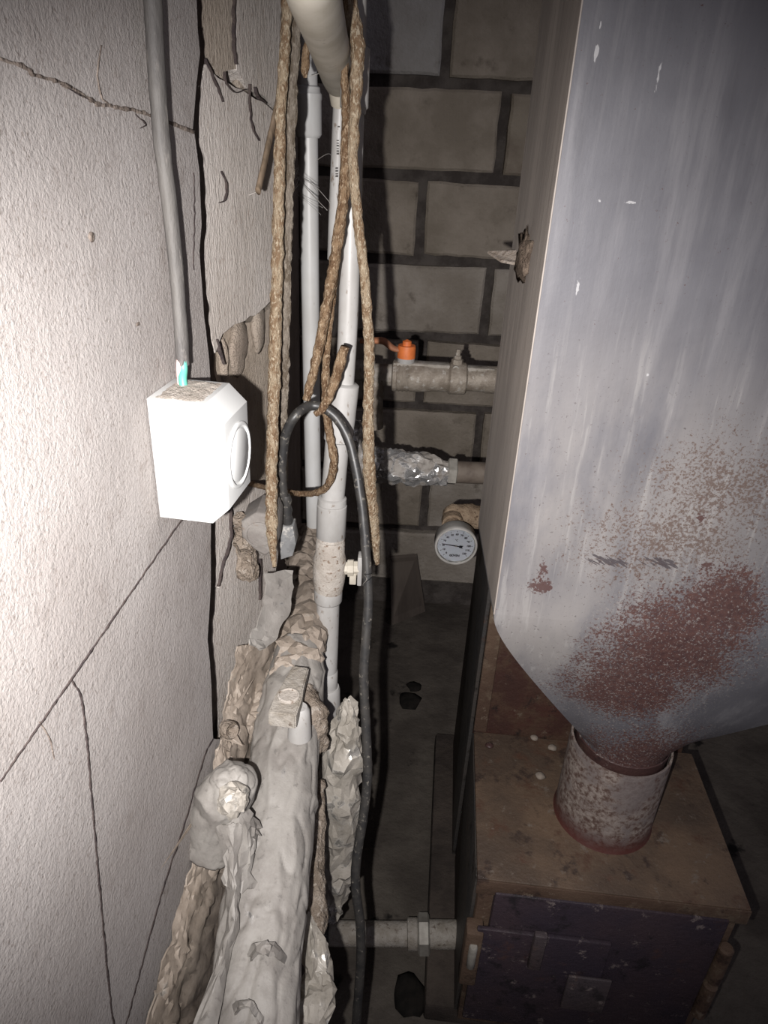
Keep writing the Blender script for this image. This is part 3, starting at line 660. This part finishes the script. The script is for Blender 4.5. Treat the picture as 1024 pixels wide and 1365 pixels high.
WN = Vector((1, -TW, 0)).normalized(); WT = Vector((TW, 1, 0)).normalized()       # out of the wall, along the wall
SO = onw(203, 612, .001)
def zat(px, py):                        # height at which a pixel meets the near face of the box
    r = ray(px, py); return (CAM + r * ((SO - CAM).dot(WT) / r.dot(WT))).z
p_t, p_b = zat(203, 533), zat(206, 690)
r = ray(301, 612); xf = (CAM + r * ((SO - CAM).dot(WT) / r.dot(WT)) - SO).dot(WN)
WS = .052
SO = Vector((SO.x, SO.y, 0)); SFR = (SO, WN, WT, EZ_)
sk = thing('socket_box', SO + WT * (WS / 2) + EZ_ * p_b, 'boxy white plastic wall socket with sloping front edges, under the grey cable', 'socket')
xs = xf * .42
def pr(poly, mat, name, par, bev=.002):
    bm = prism(bmesh.new(), [SO + WN * x + EZ_ * z for x, z in poly], WT * WS, bev, 3)
    return finish(name, bm, mat, par, smooth=35)
pr([(0, p_b), (xs - .0003, p_b), (xs - .0003, p_t), (0, p_t)], MAT['white_plastic'], 'base', sk, .0022)
cov = pr([(xs, p_b), (xf - .013, p_b), (xf, p_b + .013), (xf, p_t - .013), (xf - .013, p_t), (xs, p_t)], MAT['white_plastic'], 'cover', sk, .0018)
mk_box('seam', (xs - .0012, xs + .001), (.0006, WS - .0006), (p_b + .0006, p_t - .0006), MAT['white_plastic'], sk, 0, frame=SFR)
cc = SO + WN * xf + WT * (WS / 2) + EZ_ * ((p_b + p_t) / 2)
mk_lathe('socket_rim', cc - WN * .001, WN, [(0, .0250), (.0024, .0248), (.0030, .0240), (.0030, .0225), (-.0005, .0218), (-.0005, .001)], MAT['white_plastic'], cov, 48)
mk_lathe('socket_disc', cc - WN * .002, WN, [(0, .0200), (.0028, .0200), (.0036, .0190), (.0036, .001)], MAT['white_plastic'], cov, 48)
# dust lying on top of the box
bm = bmesh.new(); nx, ny = 22, 26; gv = []
for i in range(nx + 1):
    row = []
    for j in range(ny + 1):
        x = .002 + (xf - .016) * i / nx; y = .0015 + (WS - .003) * j / ny
        e = min(1, min(i, nx - i, j, ny - j) / 3.0); q = SO + WN * x + WT * y
        row.append(bm.verts.new((q.x, q.y, p_t - .0006 + e * (.0012 + .0011 * noise.noise(Vector((x, y, 0)) * 300)))))
    gv.append(row)
for i in range(nx):
    for j in range(ny): bm.faces.new((gv[i][j], gv[i + 1][j], gv[i + 1][j + 1], gv[i][j + 1]))
finish('dust', bm, MAT['box_dust'], sk, smooth='all', label='grey-brown dust on top of the socket')

# ------------------------------------------------------------------ black cable with plug
ctrl = [(383, 700), (377, 650), (376, 615), (381, 580), (394, 554), (415, 541), (440, 549), (459, 573), (471, 608), (482, 670), (488, 735), (491, 800), (488, 850), (485, 905), (488, 970), (490, 1035), (484, 1090), (476, 1140), (474, 1180), (480, 1230), (481, 1280), (476, 1350), (468, 1440)]
pts = []
for i, (x, y) in enumerate(ctrl):
    Y = .70
    if i >= 5: Y = Ymix(y, .715, .50, 540, 1400)
    pts.append(at(x, y, Y=Y))
bc = thing('black_cable', pts[-1], 'black rubber cable looping over the pipes and hanging down past the foil', 'cable')
mk_tube('cable_run', pts, [.0050, .0052, .0052, .0055, .0058, .0060], MAT['rubber'], bc, 14, 200, rough=.10, fs=110)
q = at(384, 704, Y=.70)
rl = mk_lathe('strain_relief', at(381, 660, Y=.70), q - at(381, 660, Y=.70), [(h * .006, r) for h, r in enumerate([.005, .0065, .005, .0065, .005, .0067, .0052, .007])], MAT['rubber'], bc, 12)
bm = bmesh.new(); plz = at(382, 738, Y=.70).z
poly = [Vector((q.x - .007, .692, q.z + .006)), Vector((q.x + .007, .692, q.z + .006)), Vector((q.x + .010, .692, plz + .018)), Vector((q.x + .006, .692, plz + .002)), Vector((q.x - .008, .692, plz - .004)), Vector((q.x - .011, .692, plz + .016))]
prism(bm, poly, (0, .022, 0), .0015, 2); finish('plug', bm, MAT['grey_plug'], bc, smooth=35)
# what it is plugged into: a dusty grey socket block by the wall
sb = at(350, 745, Y=.66)
gs = thing('extension_socket', sb, 'dusty grey socket block against the wall behind the left cord', 'socket')
bm = bmesh.new(); zt, zb = at(350, 684, Y=.635).z, at(350, 742, Y=.635).z; x0, x1 = at(322, 715, Y=.635).x, at(370, 715, Y=.635).x
prism(bm, [Vector((x0, .635, zt - .012)), Vector((x0 + .016, .635, zt)), Vector((x1 - .004, .635, zt - .002)), Vector((x1, .635, zt - .012)), Vector((x1 - .002, .635, zb + .010)), Vector((x1 - .014, .635, zb)), Vector((x0 + .012, .635, zb + .008)), Vector((x0, .635, zb + .022))], (0, .045, 0), .003, 3)
gb = finish('body', bm, MAT['grey_socket'], gs, smooth=35)
mk_lathe('socket_ring', Vector(((x0 + x1) / 2, 0.636, (zt + zb) / 2)), (0, -1, 0), [(0, .015), (.002, .015), (.0025, .0138), (.0025, .013), (.0005, .0125), (.0005, .001)], MAT['grey_socket'], gs, 32)

# ------------------------------------------------------------------ valve line with orange handle
YV = 1.2
ov2 = thing('ball_valve', at(540, 500, Y=YV), 'dirty brass ball valve with orange lever on the pipe to the boiler', 'valve')
def vp(px, py): return at(px, py, Y=YV)
seg('elbow', vp(470, 493), vp(500, 494), [(0, .008), (.1, .016), (.3, .0185), (.8, .0185), (1, .017)], MAT['fitting_pale'], ov2)
seg('drop_pipe', vp(497, 500), vp(500, 570), [(0, .016), (.1, .019), (.4, .019), (.45, .016), (1, .015)], MAT['brass'], ov2)
seg('end_nut', vp(496, 499), vp(524, 500), [(0, .017), (.1, .019), (.9, .019), (1, .020)], MAT['fitting_pale'], ov2)
body = seg('valve_body', vp(522, 501), vp(598, 504), [(0, .020), (.02, .0255), (.08, .0265), (.10, .0245), (.13, .0265), (.17, .0245), (.20, .0265), (.24, .0245), (.27, .0265), (.31, .0245), (.34, .026), (.60, .0255), (.75, .0235), (.95, .024), (1, .022)], MAT['brass'], ov2)
seg('union_nut', vp(597, 504), vp(622, 505), [(0, .024), (.1, .0275), (.9, .0275), (1, .024)], MAT['brass'], ov2)
seg('boiler_stub', vp(620, 505), vp(700, 508), [(0, .021), (.3, .021), (.35, .0235), (.6, .0235), (.65, .021), (1, .021)], MAT['brass'], ov2)
c0 = vp(524, 486)
mk_box('cover_strip', (0, vp(600, 486).x - c0.x), (-.012, .012), (-.004, .007), MAT['fitting_pale'], ov2, .003, frame=(c0, XA, YA, ZA))
mk_box('stub_collar', (0, vp(660, 486).x - vp(612, 486).x), (-.012, .010), (-.004, .004), MAT['fitting_pale'], ov2, .003, frame=(vp(612, 490), XA, YA, ZA))
dr = mk_lathe('drain_screw', vp(608, 500), EZ, [(0, .010), (.028, .010), (.029, .007), (.034, .007), (.035, .0045), (.045, .004)], MAT['brass'], ov2, 8)
mk_lathe('screw_face', vp(607, 489) + Vector((0, -.012, 0)), (0, -1, 0), [(0, .006), (.004, .006), (.005, .004), (.002, .0025)], MAT['steel_nut'], dr, 16)
hb0 = vp(541.5, 478)
mk_lathe('handle_seat', hb0 + EZ * -.006, EZ, [(0, .015), (.008, .015), (.009, .013)], MAT['pipe_white'], ov2, 20)
hd = mk_lathe('handle', hb0 + EZ * .002, EZ, [(0, .0155), (.018, .0155), (.021, .0145), (.021, .008), (.028, .0075), (.029, .005), (.031, .001)], MAT['orange'], ov2, 24)
bm = bmesh.new()
lv = [hb0 + Vector((-.008, 0, .014)), vp(524, 464), vp(512, 455), vp(500, 454), vp(480, 455)]
tube(bm, catmull(lv, 24), [.008, .0085, .010, .0105, .010, .006], 12, flat=.55, fdir=(0, 0, 1))
finish('lever', bm, MAT['old_orange'], hd, smooth='all')

# ------------------------------------------------------------------ crumpled wraps
def crease(amp, fs, seed, L):
    """soft dents with a few sharp folds running along, as in film pulled round a pipe"""
    def f(p, r, t, th):
        q = Vector((math.cos(th) * r, math.sin(th) * r, t * L * .45)) * fs + Vector((seed * 11.3, seed * 3.1, 0))
        k = 1.0 * noise.noise(q * .6) + .6 * (1 - abs(noise.noise(q))) ** 8 - .5 * (1 - abs(noise.noise(q * 1.6 + Vector((3, 9, 1))))) ** 10 + .12 * noise.noise(q * 4)
        return r + amp * k
    return f
def wrap(name, pts, r, mat, parent, seed, amp=.010, fs=26, n=72, seg_n=110, flat=1.0, fdir=None, base=None):
    bm = bmesh.new(); path = catmull(pts, seg_n); L = sum((path[i + 1] - path[i]).length for i in range(seg_n))
    tube(bm, path, r, n, disp=crease(amp, fs, seed, L), flat=flat, fdir=fdir)
    return finish(name, bm, mat, parent, base, 'all')
def foil(name, pts, r, mat, parent, seed, amp=.005, step=.007, n=26):
    """crumpled foil: small flat facets"""
    rnd = random.Random(seed); path = catmull(pts, 60)
    L = sum((path[i + 1] - path[i]).length for i in range(60)); k = max(6, int(L / step))
    bm = bmesh.new(); tube(bm, catmull(pts, k), r, n, disp=lambda p, rr, t, th: rr + amp * (rnd.uniform(-.7, .7) + 1.1 * noise.noise(p * 40 + Vector((seed, 0, 0)))))
    for v in bm.verts: v.co += Vector((rnd.uniform(-1, 1), rnd.uniform(-1, 1), rnd.uniform(-1, 1))) * step * .22
    bmesh.ops.triangulate(bm, faces=bm.faces)
    bmesh.ops.subdivide_edges(bm, edges=bm.edges, cuts=1, use_grid_fill=True)
    for v in bm.verts: v.co += Vector((rnd.uniform(-1, 1), rnd.uniform(-1, 1), rnd.uniform(-1, 1))) * step * .07
    return finish(name, bm, mat, parent, None, 14)

# foil lagged pipe to the boiler
YF = 1.2
fpv = lambda x, y: at(x, y, Y=YF)
fo = thing('lagged_pipe', fpv(540, 640), 'short silver-foil wrapped pipe with a pale hex nut below the orange valve', 'pipe')
foil('foil_wrap', [fpv(478, 560), fpv(476, 590), fpv(486, 613), fpv(515, 621), (fpv(560, 625)), fpv(597, 629)], [.004, .022, .032, .032, .031, .028, .022], MAT['foil'], fo, 3, .005, .009, 22)
a, b = fpv(596, 628), fpv(609, 629)
mk_lathe('hex_nut', a, b - a, [(0, .022), (.002, .026), ((b - a).length - .002, .026), ((b - a).length, .022)], MAT['steel_nut'], fo, 6, smooth=20)
seg('boiler_stub', fpv(606, 629), fpv(720, 634), [(0, .0205), (1, .0205)], MAT['brown_pipe'], fo)

# ------------------------------------------------------------------ thermometer
gc = at(608, 727, d=1.24)
th_ = thing('thermometer', gc, 'round bimetal thermometer with white dial on a tow-wrapped tee beside the hopper', 'thermometer')
GR_ = .0375
mk_lathe('case', gc + Vector((0, .026, 0)), (0, -1, 0), [(0, .012), (.001, GR_ - .002), (.003, GR_ - .0006), (.022, GR_ - .0006), (.024, GR_), (.029, GR_), (.0305, GR_ - .001), (.0308, GR_ - .0035), (.0295, GR_ - .0045), (.0255, GR_ - .0050), (.0255, .001)], MAT['chrome'], th_, 64)
dl = mk_lathe('dial', gc + Vector((0, .0006, 0)), (0, -1, 0), [(0, GR_ - .0052), (.0008, GR_ - .0052), (.0009, .0005)], MAT['dial'], th_, 64)
def text(s, size, c, ang=0, bold=0.0):
    cu = bpy.data.curves.new('t', 'FONT'); cu.body = s; cu.size = size; cu.align_x = 'CENTER'; cu.align_y = 'CENTER'; cu.extrude = .00008; cu.offset = bold
    o = bpy.data.objects.new('t', cu); COL.objects.link(o); bpy.context.view_layer.update()
    me = bpy.data.meshes.new_from_object(o.evaluated_get(bpy.context.evaluated_depsgraph_get())); bpy.data.objects.remove(o)
    M_ = Matrix.Translation(c) @ Matrix.Rotation(R(90), 4, 'X') @ Matrix.Rotation(ang, 4, 'Z')
    bm = bmesh.new(); bm.from_mesh(me); bmesh.ops.transform(bm, matrix=M_, verts=bm.verts); bpy.data.meshes.remove(me)
    return finish('lettering', bm, MAT['dial_print'], dl)
fy = gc.y - .0006
def dp(ang, rad, dy=0): return Vector((gc.x + math.sin(ang) * rad, fy - dy, gc.z + math.cos(ang) * rad))
for k in range(13):
    a_ = R(-135 + 270 * k / 12)
    text(str(k * 10), .0050, dp(a_, .0222), 0, .00018)
    bm = bmesh.new(); u = Vector((math.sin(a_), 0, math.cos(a_))); v = Vector((math.cos(a_), 0, -math.sin(a_)))
    box(bm, dp(a_, .0278), v, u, (0, -1, 0), (-.0003, .0003), (-.0012, .0014), (-.0002, .0003)); finish('tick_mark', bm, MAT['dial_print'], dl)
text('°C', .0050, dp(0, .0105), 0, .0001)
text('GÜVEN', .0054, dp(R(180), .0205) + Vector((-.001, 0, 0)), 0, .00022)
na = R(-82); u = Vector((math.sin(na), 0, math.cos(na))); v = Vector((u.z, 0, -u.x))
bm = bmesh.new(); nc = dp(0, 0, .0016)
prism(bm, [nc + u * .025 + v * .0005, nc + v * .0011, nc - u * .005 + v * .0009, nc - u * .0062 + v * .0024, nc - u * .0125 + v * .0026, nc - u * .0105, nc - u * .0125 - v * .0026, nc - u * .0062 - v * .0024, nc - u * .005 - v * .0009, nc - v * .0011, nc + u * .025 - v * .0005], (0, -.0004, 0))
nd = finish('needle', bm, MAT['dial_print'], th_)
mk_lathe('needle_cap', nc + Vector((0, .001, 0)), (0, -1, 0), [(0, .0016), (.002, .0016), (.0022, .001)], MAT['chrome'], nd, 16)
s = NT('gauge_glass'); s.p.inputs['Transmission Weight'].default_value = 1.0
MAT['glass'] = s.out((1, 1, 1), .02); s.p.inputs['IOR'].default_value = 1.1
mk_lathe('glass', gc + Vector((0, -.0028, 0)), (0, -1, 0), [(0, GR_ - .0040), (.0008, GR_ - .0040)], MAT['glass'], th_, 48)
# tee: socket behind the case, then branch into the boiler
tz = gc + Vector((-.002, .026, 0))
tee = mk_lathe('well_socket', tz, (0, 1, .12), [(0, .012), (.004, .0165), (.040, .0165), (.042, .020), (.058, .020), (.064, .016)], MAT['tow'], th_, 24)
wrap('tee_branch', [tz + Vector((-.012, .060, .010)), tz + Vector((.0, .068, .010)), tz + Vector((.03, .072, .008)), tz + Vector((.06, .074, .006)), tz + Vector((.10, .076, .004))], [.010, .020, .022, .021, .019], MAT['tow'], th_, 5, .004, 60, 32, 40)

# ------------------------------------------------------------------ return pipe near the floor
YR = .80
rv = lambda x, y: at(x, y, Y=YR)
rt = thing('return_pipe', rv(540, 1247), 'pale dirty pipe with a union nut low down, entering the boiler side', 'pipe')
seg('pipe_run', rv(432, 1244), rv(548, 1245), [(0, .0215), (1, .0215)], MAT['fitting_pale'], rt)
seg('collar', rv(543, 1245), rv(557, 1245), [(0, .025), (.08, .0275), (.92, .0275), (1, .026)], MAT['fitting_pale'], rt)
a, b = rv(557, 1245), rv(573, 1245)
mk_lathe('union_nut', a, b - a, [(0, .030), (.003, .035), ((b - a).length - .003, .035), ((b - a).length, .030)], MAT['steel_nut'], rt, 6, smooth=20)
seg('boiler_stub', rv(572, 1245), rv(640, 1246), [(0, .0245), (1, .0245)], MAT['fitting_pale'], rt)
seg('dark_socket', rv(425, 1243), rv(440, 1243), [(0, .024), (1, .024)], MAT['rubber'], rt)

# ------------------------------------------------------------------ wrapped pipe along the wall
lp = [at(412, 715, d=1.20), at(408, 785, d=1.06), at(399, 865, d=.90), at(386, 950, d=.83), at(374, 1050, d=.765), at(360, 1170, d=.70), at(347, 1285, d=.65), at(333, 1410, d=.605), at(310, 1580, d=.56), at(285, 1760, d=.53)]
lg = thing('lagged_pipe', at(345, 1365, Z=.72), 'fat pipe wrapped in dusty grey film running along the foot of the pale wall', 'pipe')
wrap('film_wrap', lp[2:], [.030, .036, .040, .040, .040, .041, .042, .042], MAT['film_dusty'], lg, 1, .0050, 30, 120, 260)
foil('inner_wrap', lp[:4], [.030, .034, .036, .030, .02], MAT['film_brown'], lg, 2, .006, .010, 24)
# folded smooth sheet on its far shoulder
def crumpled(name, grid, mat, parent, nu, nv, amp, seed, sharp=16, soft=0.0):
    """sheet through rows of points, broken into small facets"""
    rnd = random.Random(seed); rows = [catmull(r, nu) for r in grid]
    cols = [catmull(list(c), nv) for c in zip(*rows)]; bm = bmesh.new(); V_ = []
    for c in cols: V_.append([bm.verts.new(p + Vector((rnd.uniform(-.5, 1), rnd.uniform(-1, 1), rnd.uniform(-1, 1))) * amp + Vector((noise.noise(p * 45), noise.noise(p * 45 + Vector((3, 3, 3))), noise.noise(p * 45 + Vector((7, 1, 7))))) * soft) for p in c])
    for i in range(nu):
        for j in range(nv): bm.faces.new((V_[i][j], V_[i + 1][j], V_[i + 1][j + 1], V_[i][j + 1]))
    bmesh.ops.triangulate(bm, faces=bm.faces)
    bmesh.ops.recalc_face_normals(bm, faces=bm.faces)
    bmesh.ops.solidify(bm, geom=list(bm.faces), thickness=.0015)
    return finish(name, bm, mat, parent, None, sharp)
def sheet(name, grid, mat, parent=None, amp=.003, seed=0):
    return crumpled(name, grid, mat, parent, 6 * (len(grid[0]) - 1), 4 * (len(grid) - 1), amp * .45, seed, 22, amp)
sheet('film_fold', [[at(412, 838, d=.93), at(424, 858, d=.90), at(427, 930, d=.86)], [at(396, 850, d=.90), at(408, 880, d=.86), at(412, 935, d=.82)], [at(376, 905, d=.86), at(384, 930, d=.82), at(388, 962, d=.79)]], MAT['film_dusty'], lg, seed=1)
# brown fibre showing through the torn wrap near the lever
wrap('fibre_patch', [at(402, 915, d=.82), at(414, 955, d=.81), at(424, 1000, d=.82)], [.008, .020, .010], MAT['fibre'], lg, 8, .007, 60, 32, 40)
# a loose lap of film with a rolled edge
sheet('film_lap', [[at(285, 1100, d=.655), at(300, 1160, d=.65), at(302, 1220, d=.635), at(284, 1290, d=.605), at(244, 1400, d=.555)], [at(303, 1100, d=.645), at(310, 1160, d=.64), at(310, 1220, d=.625), at(294, 1290, d=.60), at(262, 1400, d=.55)], [at(320, 1100, d=.65), at(321, 1160, d=.65), at(319, 1220, d=.635), at(305, 1290, d=.61), at(280, 1400, d=.56)]], MAT['film_dusty'], lg, amp=.0025, seed=4)
# a crumpled lap over the pipe near the camera
crumpled('film_fold', [[at(318, 1278, d=.634), at(345, 1256, d=.613), at(372, 1262, d=.621), at(391, 1295, d=.648)], [at(320, 1292, d=.630), at(346, 1272, d=.608), at(372, 1278, d=.616), at(389, 1306, d=.644)]], MAT['film_dusty'], lg, 14, 3, .0018, 5)
crumpled('film_fold', [[at(298, 1356, d=.610), at(325, 1332, d=.588), at(345, 1345, d=.590), at(356, 1390, d=.590)], [at(302, 1368, d=.606), at(325, 1344, d=.584), at(340, 1358, d=.586), at(348, 1398, d=.585)]], MAT['film_dusty'], lg, 14, 3, .0018, 6)

# lever of the buried valve
b0 = at(376, 958, d=.725); b1 = at(401, 893, d=.80)
ax = (b1 - b0); L = ax.length; ax.normalize()
sd = ax.cross(EZ).normalized(); upv = sd.cross(ax).normalized()
lvr = thing('valve_lever', at(390, 975, d=.79), 'dusty white plastic valve lever sticking out of the wrapped pipe', 'valve lever')
bm = bmesh.new()
vs = []
for t, w_, h0, h1 in ((0, .0145, -.012, .006), (.35, .0145, -.010, .007), (.50, .0125, -.007, .007), (1.0, .0095, -.004, .005)):
    c = b0 + ax * (L * t)
    vs.append([bm.verts.new(c + sd * s_ * w_ + upv * h) for s_, h in ((-1, h0), (1, h0), (1, h1), (-1, h1))])
for i in range(3):
    for k in range(4): bm.faces.new((vs[i][k], vs[i][(k + 1) % 4], vs[i + 1][(k + 1) % 4], vs[i + 1][k]))
bm.faces.new(vs[0][::-1]); bm.faces.new(vs[-1])
bmesh.ops.bevel(bm, geom=list(bm.edges), offset=.0015, segments=2, affect='EDGES')
finish('arm', bm, MAT['fitting_pale'], lvr, smooth=35)
bs = b0 + ax * (L * .33)
mk_lathe('boss', bs + upv * .0065, upv, [(0, .0118), (.0022, .0118), (.0030, .0108), (.0030, .0098), (.0016, .0092), (.0014, .001)], MAT['valve_dirty'], lvr, 32)
mk_lathe('stem', bs + sd * .012 + upv * -.045, upv, [(0, .013), (.020, .012), (.036, .0105), (.040, .008)], MAT['pipe_white'], lvr, 20)

# wrapped stub on the wall side
st = thing('wrapped_stub', at(300, 1180, d=.66), 'rounded stub wrapped in pale film beside the wall, left of the fat pipe', 'pipe stub')
wrap('film_wrap', [at(278, 1130, d=.70), at(290, 1090, d=.685), at(304, 1058, d=.665), at(315, 1038, d=.655), at(321, 1027, d=.650)], [.024, .026, .025, .021, .005], MAT['film_dusty'], st, 12, .005, 40, 64, 70)
foil('knotted_end', [at(305, 1072, d=.635), at(314, 1064, d=.625), at(320, 1058, d=.617)], [.012, .015, .004], MAT['film_shiny'], st, 14, .003, .005, 18)
crumpled('film_tail', [[at(300, 1085, d=.655), at(300, 1130, d=.65), at(296, 1180, d=.645)], [at(325, 1080, d=.655), at(328, 1125, d=.655), at(322, 1185, d=.65)], [at(345, 1095, d=.69), at(338, 1120, d=.675), at(330, 1170, d=.665)]], MAT['film_dusty'], st, 10, 10, .003, 9)

# lagging heaped between wall and pipe
hp = thing('lagging_heap', onw(270, 1300, .005), 'brown dusty lagging crammed between the pale wall and the fat pipe', 'lagging')
wl_ = [(318, 860), (298, 940), (286, 1005), (276, 1070), (252, 1165), (222, 1270), (188, 1390), (150, 1520)]
md_ = [(352, 850), (330, 930), (314, 1000), (296, 1080), (280, 1175), (256, 1280), (230, 1390), (200, 1520)]
pl_ = [(392, 850), (360, 930), (345, 1000), (322, 1085), (312, 1190), (300, 1290), (280, 1390), (255, 1520)]
crumpled('film_heap', [[pier(x, y, .003) if y < 1000 else onw(x, y, .002) for x, y in wl_], [pier(x, y, .014) if y < 1000 else onw(x, y, .012) for x, y in md_], [pier(x, y, .012) if y < 1000 else onw(x, y, .008) for x, y in pl_]], MAT['film_brown'], hp, 100, 26, .0016, 5, 30, .006)
foil('film_roll', [pier(378, 872, .01), pier(345, 922, .012), pier(325, 965, .012), pier(304, 998, .012)], [.010, .016, .018, .012], MAT['film_brown'], hp, 22, .004, .008, 18)
mk_lathe('pipe_end', pier(302, 972, .022), (.75, -.55, .35), [(0, .0095), (.008, .0095), (.010, .008), (.008, .006), (.003, .001)], MAT['fibre'], hp, 20)
sheet('film_strip', [[at(352, 765, d=.78), at(350, 805, d=.78), at(336, 845, d=.76), at(329, 860, d=.75)], [at(388, 760, d=.82), at(386, 805, d=.81), at(366, 850, d=.79), at(344, 866, d=.77)]], MAT['film_dusty'], hp, amp=.004, seed=3)
foil('fibre_clump', [pier(318, 690, .004), pier(326, 720, .004), pier(330, 770, .004)], [.006, .012, .008], MAT['fibre'], hp, 25, .004, .007, 16)

# foil bundle round the drop of the main pipe
fb = thing('foil_bundle', at(440, 1365, Y=.72), 'crumpled shiny foil wrapped round the drop pipe, right of the fat pipe', 'foil wrap')
bv = lambda x, y: at(x, y, Y=.66)
foil('foil_wrap', [bv(463, 934), bv(461, 965), bv(456, 1005), bv(452, 1060), bv(452, 1120), bv(450, 1165), bv(446, 1195), bv(443, 1224)], [.003, .017, .026, .028, .028, .025, .017, .004], MAT['film_shiny'], fb, 31, .005, .015, 17)
foil('torn_foil', [bv(437, 1185), bv(440, 1205), bv(441, 1230)], [.008, .013, .003], MAT['foil'], fb, 32, .006, .007, 14)
foil('foil_wrap', [at(414, 1215, d=.78), at(421, 1270, d=.75), at(422, 1310, d=.735), at(416, 1350, d=.71), at(404, 1400, d=.68), at(390, 1480, d=.64)], [.007, .014, .017, .018, .018, .018], MAT['film_shiny'], fb, 33, .004, .013, 17)
wrap('fibre', [at(424, 1040, d=.86), at(421, 1130, d=.82), at(418, 1200, d=.79), at(416, 1270, d=.765)], [.006, .012, .014, .012], MAT['fibre'], fb, 34, .005, 60, 40, 60)

# ------------------------------------------------------------------ back of the gap
bd = [at(520, 745, Y=1.90), at(556, 742, Y=1.90), at(567, 815, Z=0.0), at(522, 834, Z=0.0)]
o = finish('leaning_board', prism(bmesh.new(), bd, (0, .008, .006)), MAT['board'], None, at(545, 820, Y=1.74)); tag(o, 'dark board leaning at the foot of the block wall', 'board')
for i, (px, py, r, lb) in enumerate([(545, 935, .030, 'dark clod on the floor halfway along the gap'), (552, 916, .018, 'small dark clod just behind the larger one on the floor'), (545, 1328, .030, 'dark clod on the floor under the return pipe')]):
    p = at(px, py, Z=0); o = lump('dirt_clod', p + EZ * .001, (r, r * 1.3, .004), MAT['soot'], None, i + 3, .5, 60, base=p, sub=2); tag(o, lb, 'clod', 'dirt clods on the floor')

# cobweb threads
bm = bmesh.new()
def thread(pix, d, r=.00035):
    tube(bm, catmull([at(x, y, d=dd) for (x, y), dd in zip(pix, d)], 24), r, 5)
for pix, d in [([(392, 222), (405, 238), (422, 250), (440, 270)], [.9, .88, .84, .8]), ([(396, 235), (412, 255), (436, 280)], [.9, .86, .8]), ([(420, 215), (438, 205), (446, 216)], [.9, .84, .8]), ([(412, 102), (428, 96), (437, 80), (434, 112), (437, 120), (444, 124)], [.78, .77, .76, .77, .77, .77]), ([(392, 228), (398, 224), (392, 240), (399, 236), (393, 252), (400, 244)], [.86, .86, .86, .86, .86, .86]), ([(484, 765), (489, 772), (484, 780), (492, 786)], [.83, .635, .83, .83]), ([(302, 266), (326, 262), (346, 254)], [.66, .66, .64])]:
    thread(pix, d)
for k in range(5):
    thread([(394 + random.uniform(-4, 4), 220 + k * 9), (408 + random.uniform(-6, 6), 232 + k * 8 + random.uniform(-6, 6)), (430 + random.uniform(-6, 8), 250 + k * 9)], [.88, .87, .82], .0002)
o = finish('cobweb', bm, MAT['web'], None, at(410, 260, d=.85)); tag(o, 'fine dusty cobweb threads strung between the cords and pipes', 'cobweb', kind='stuff')
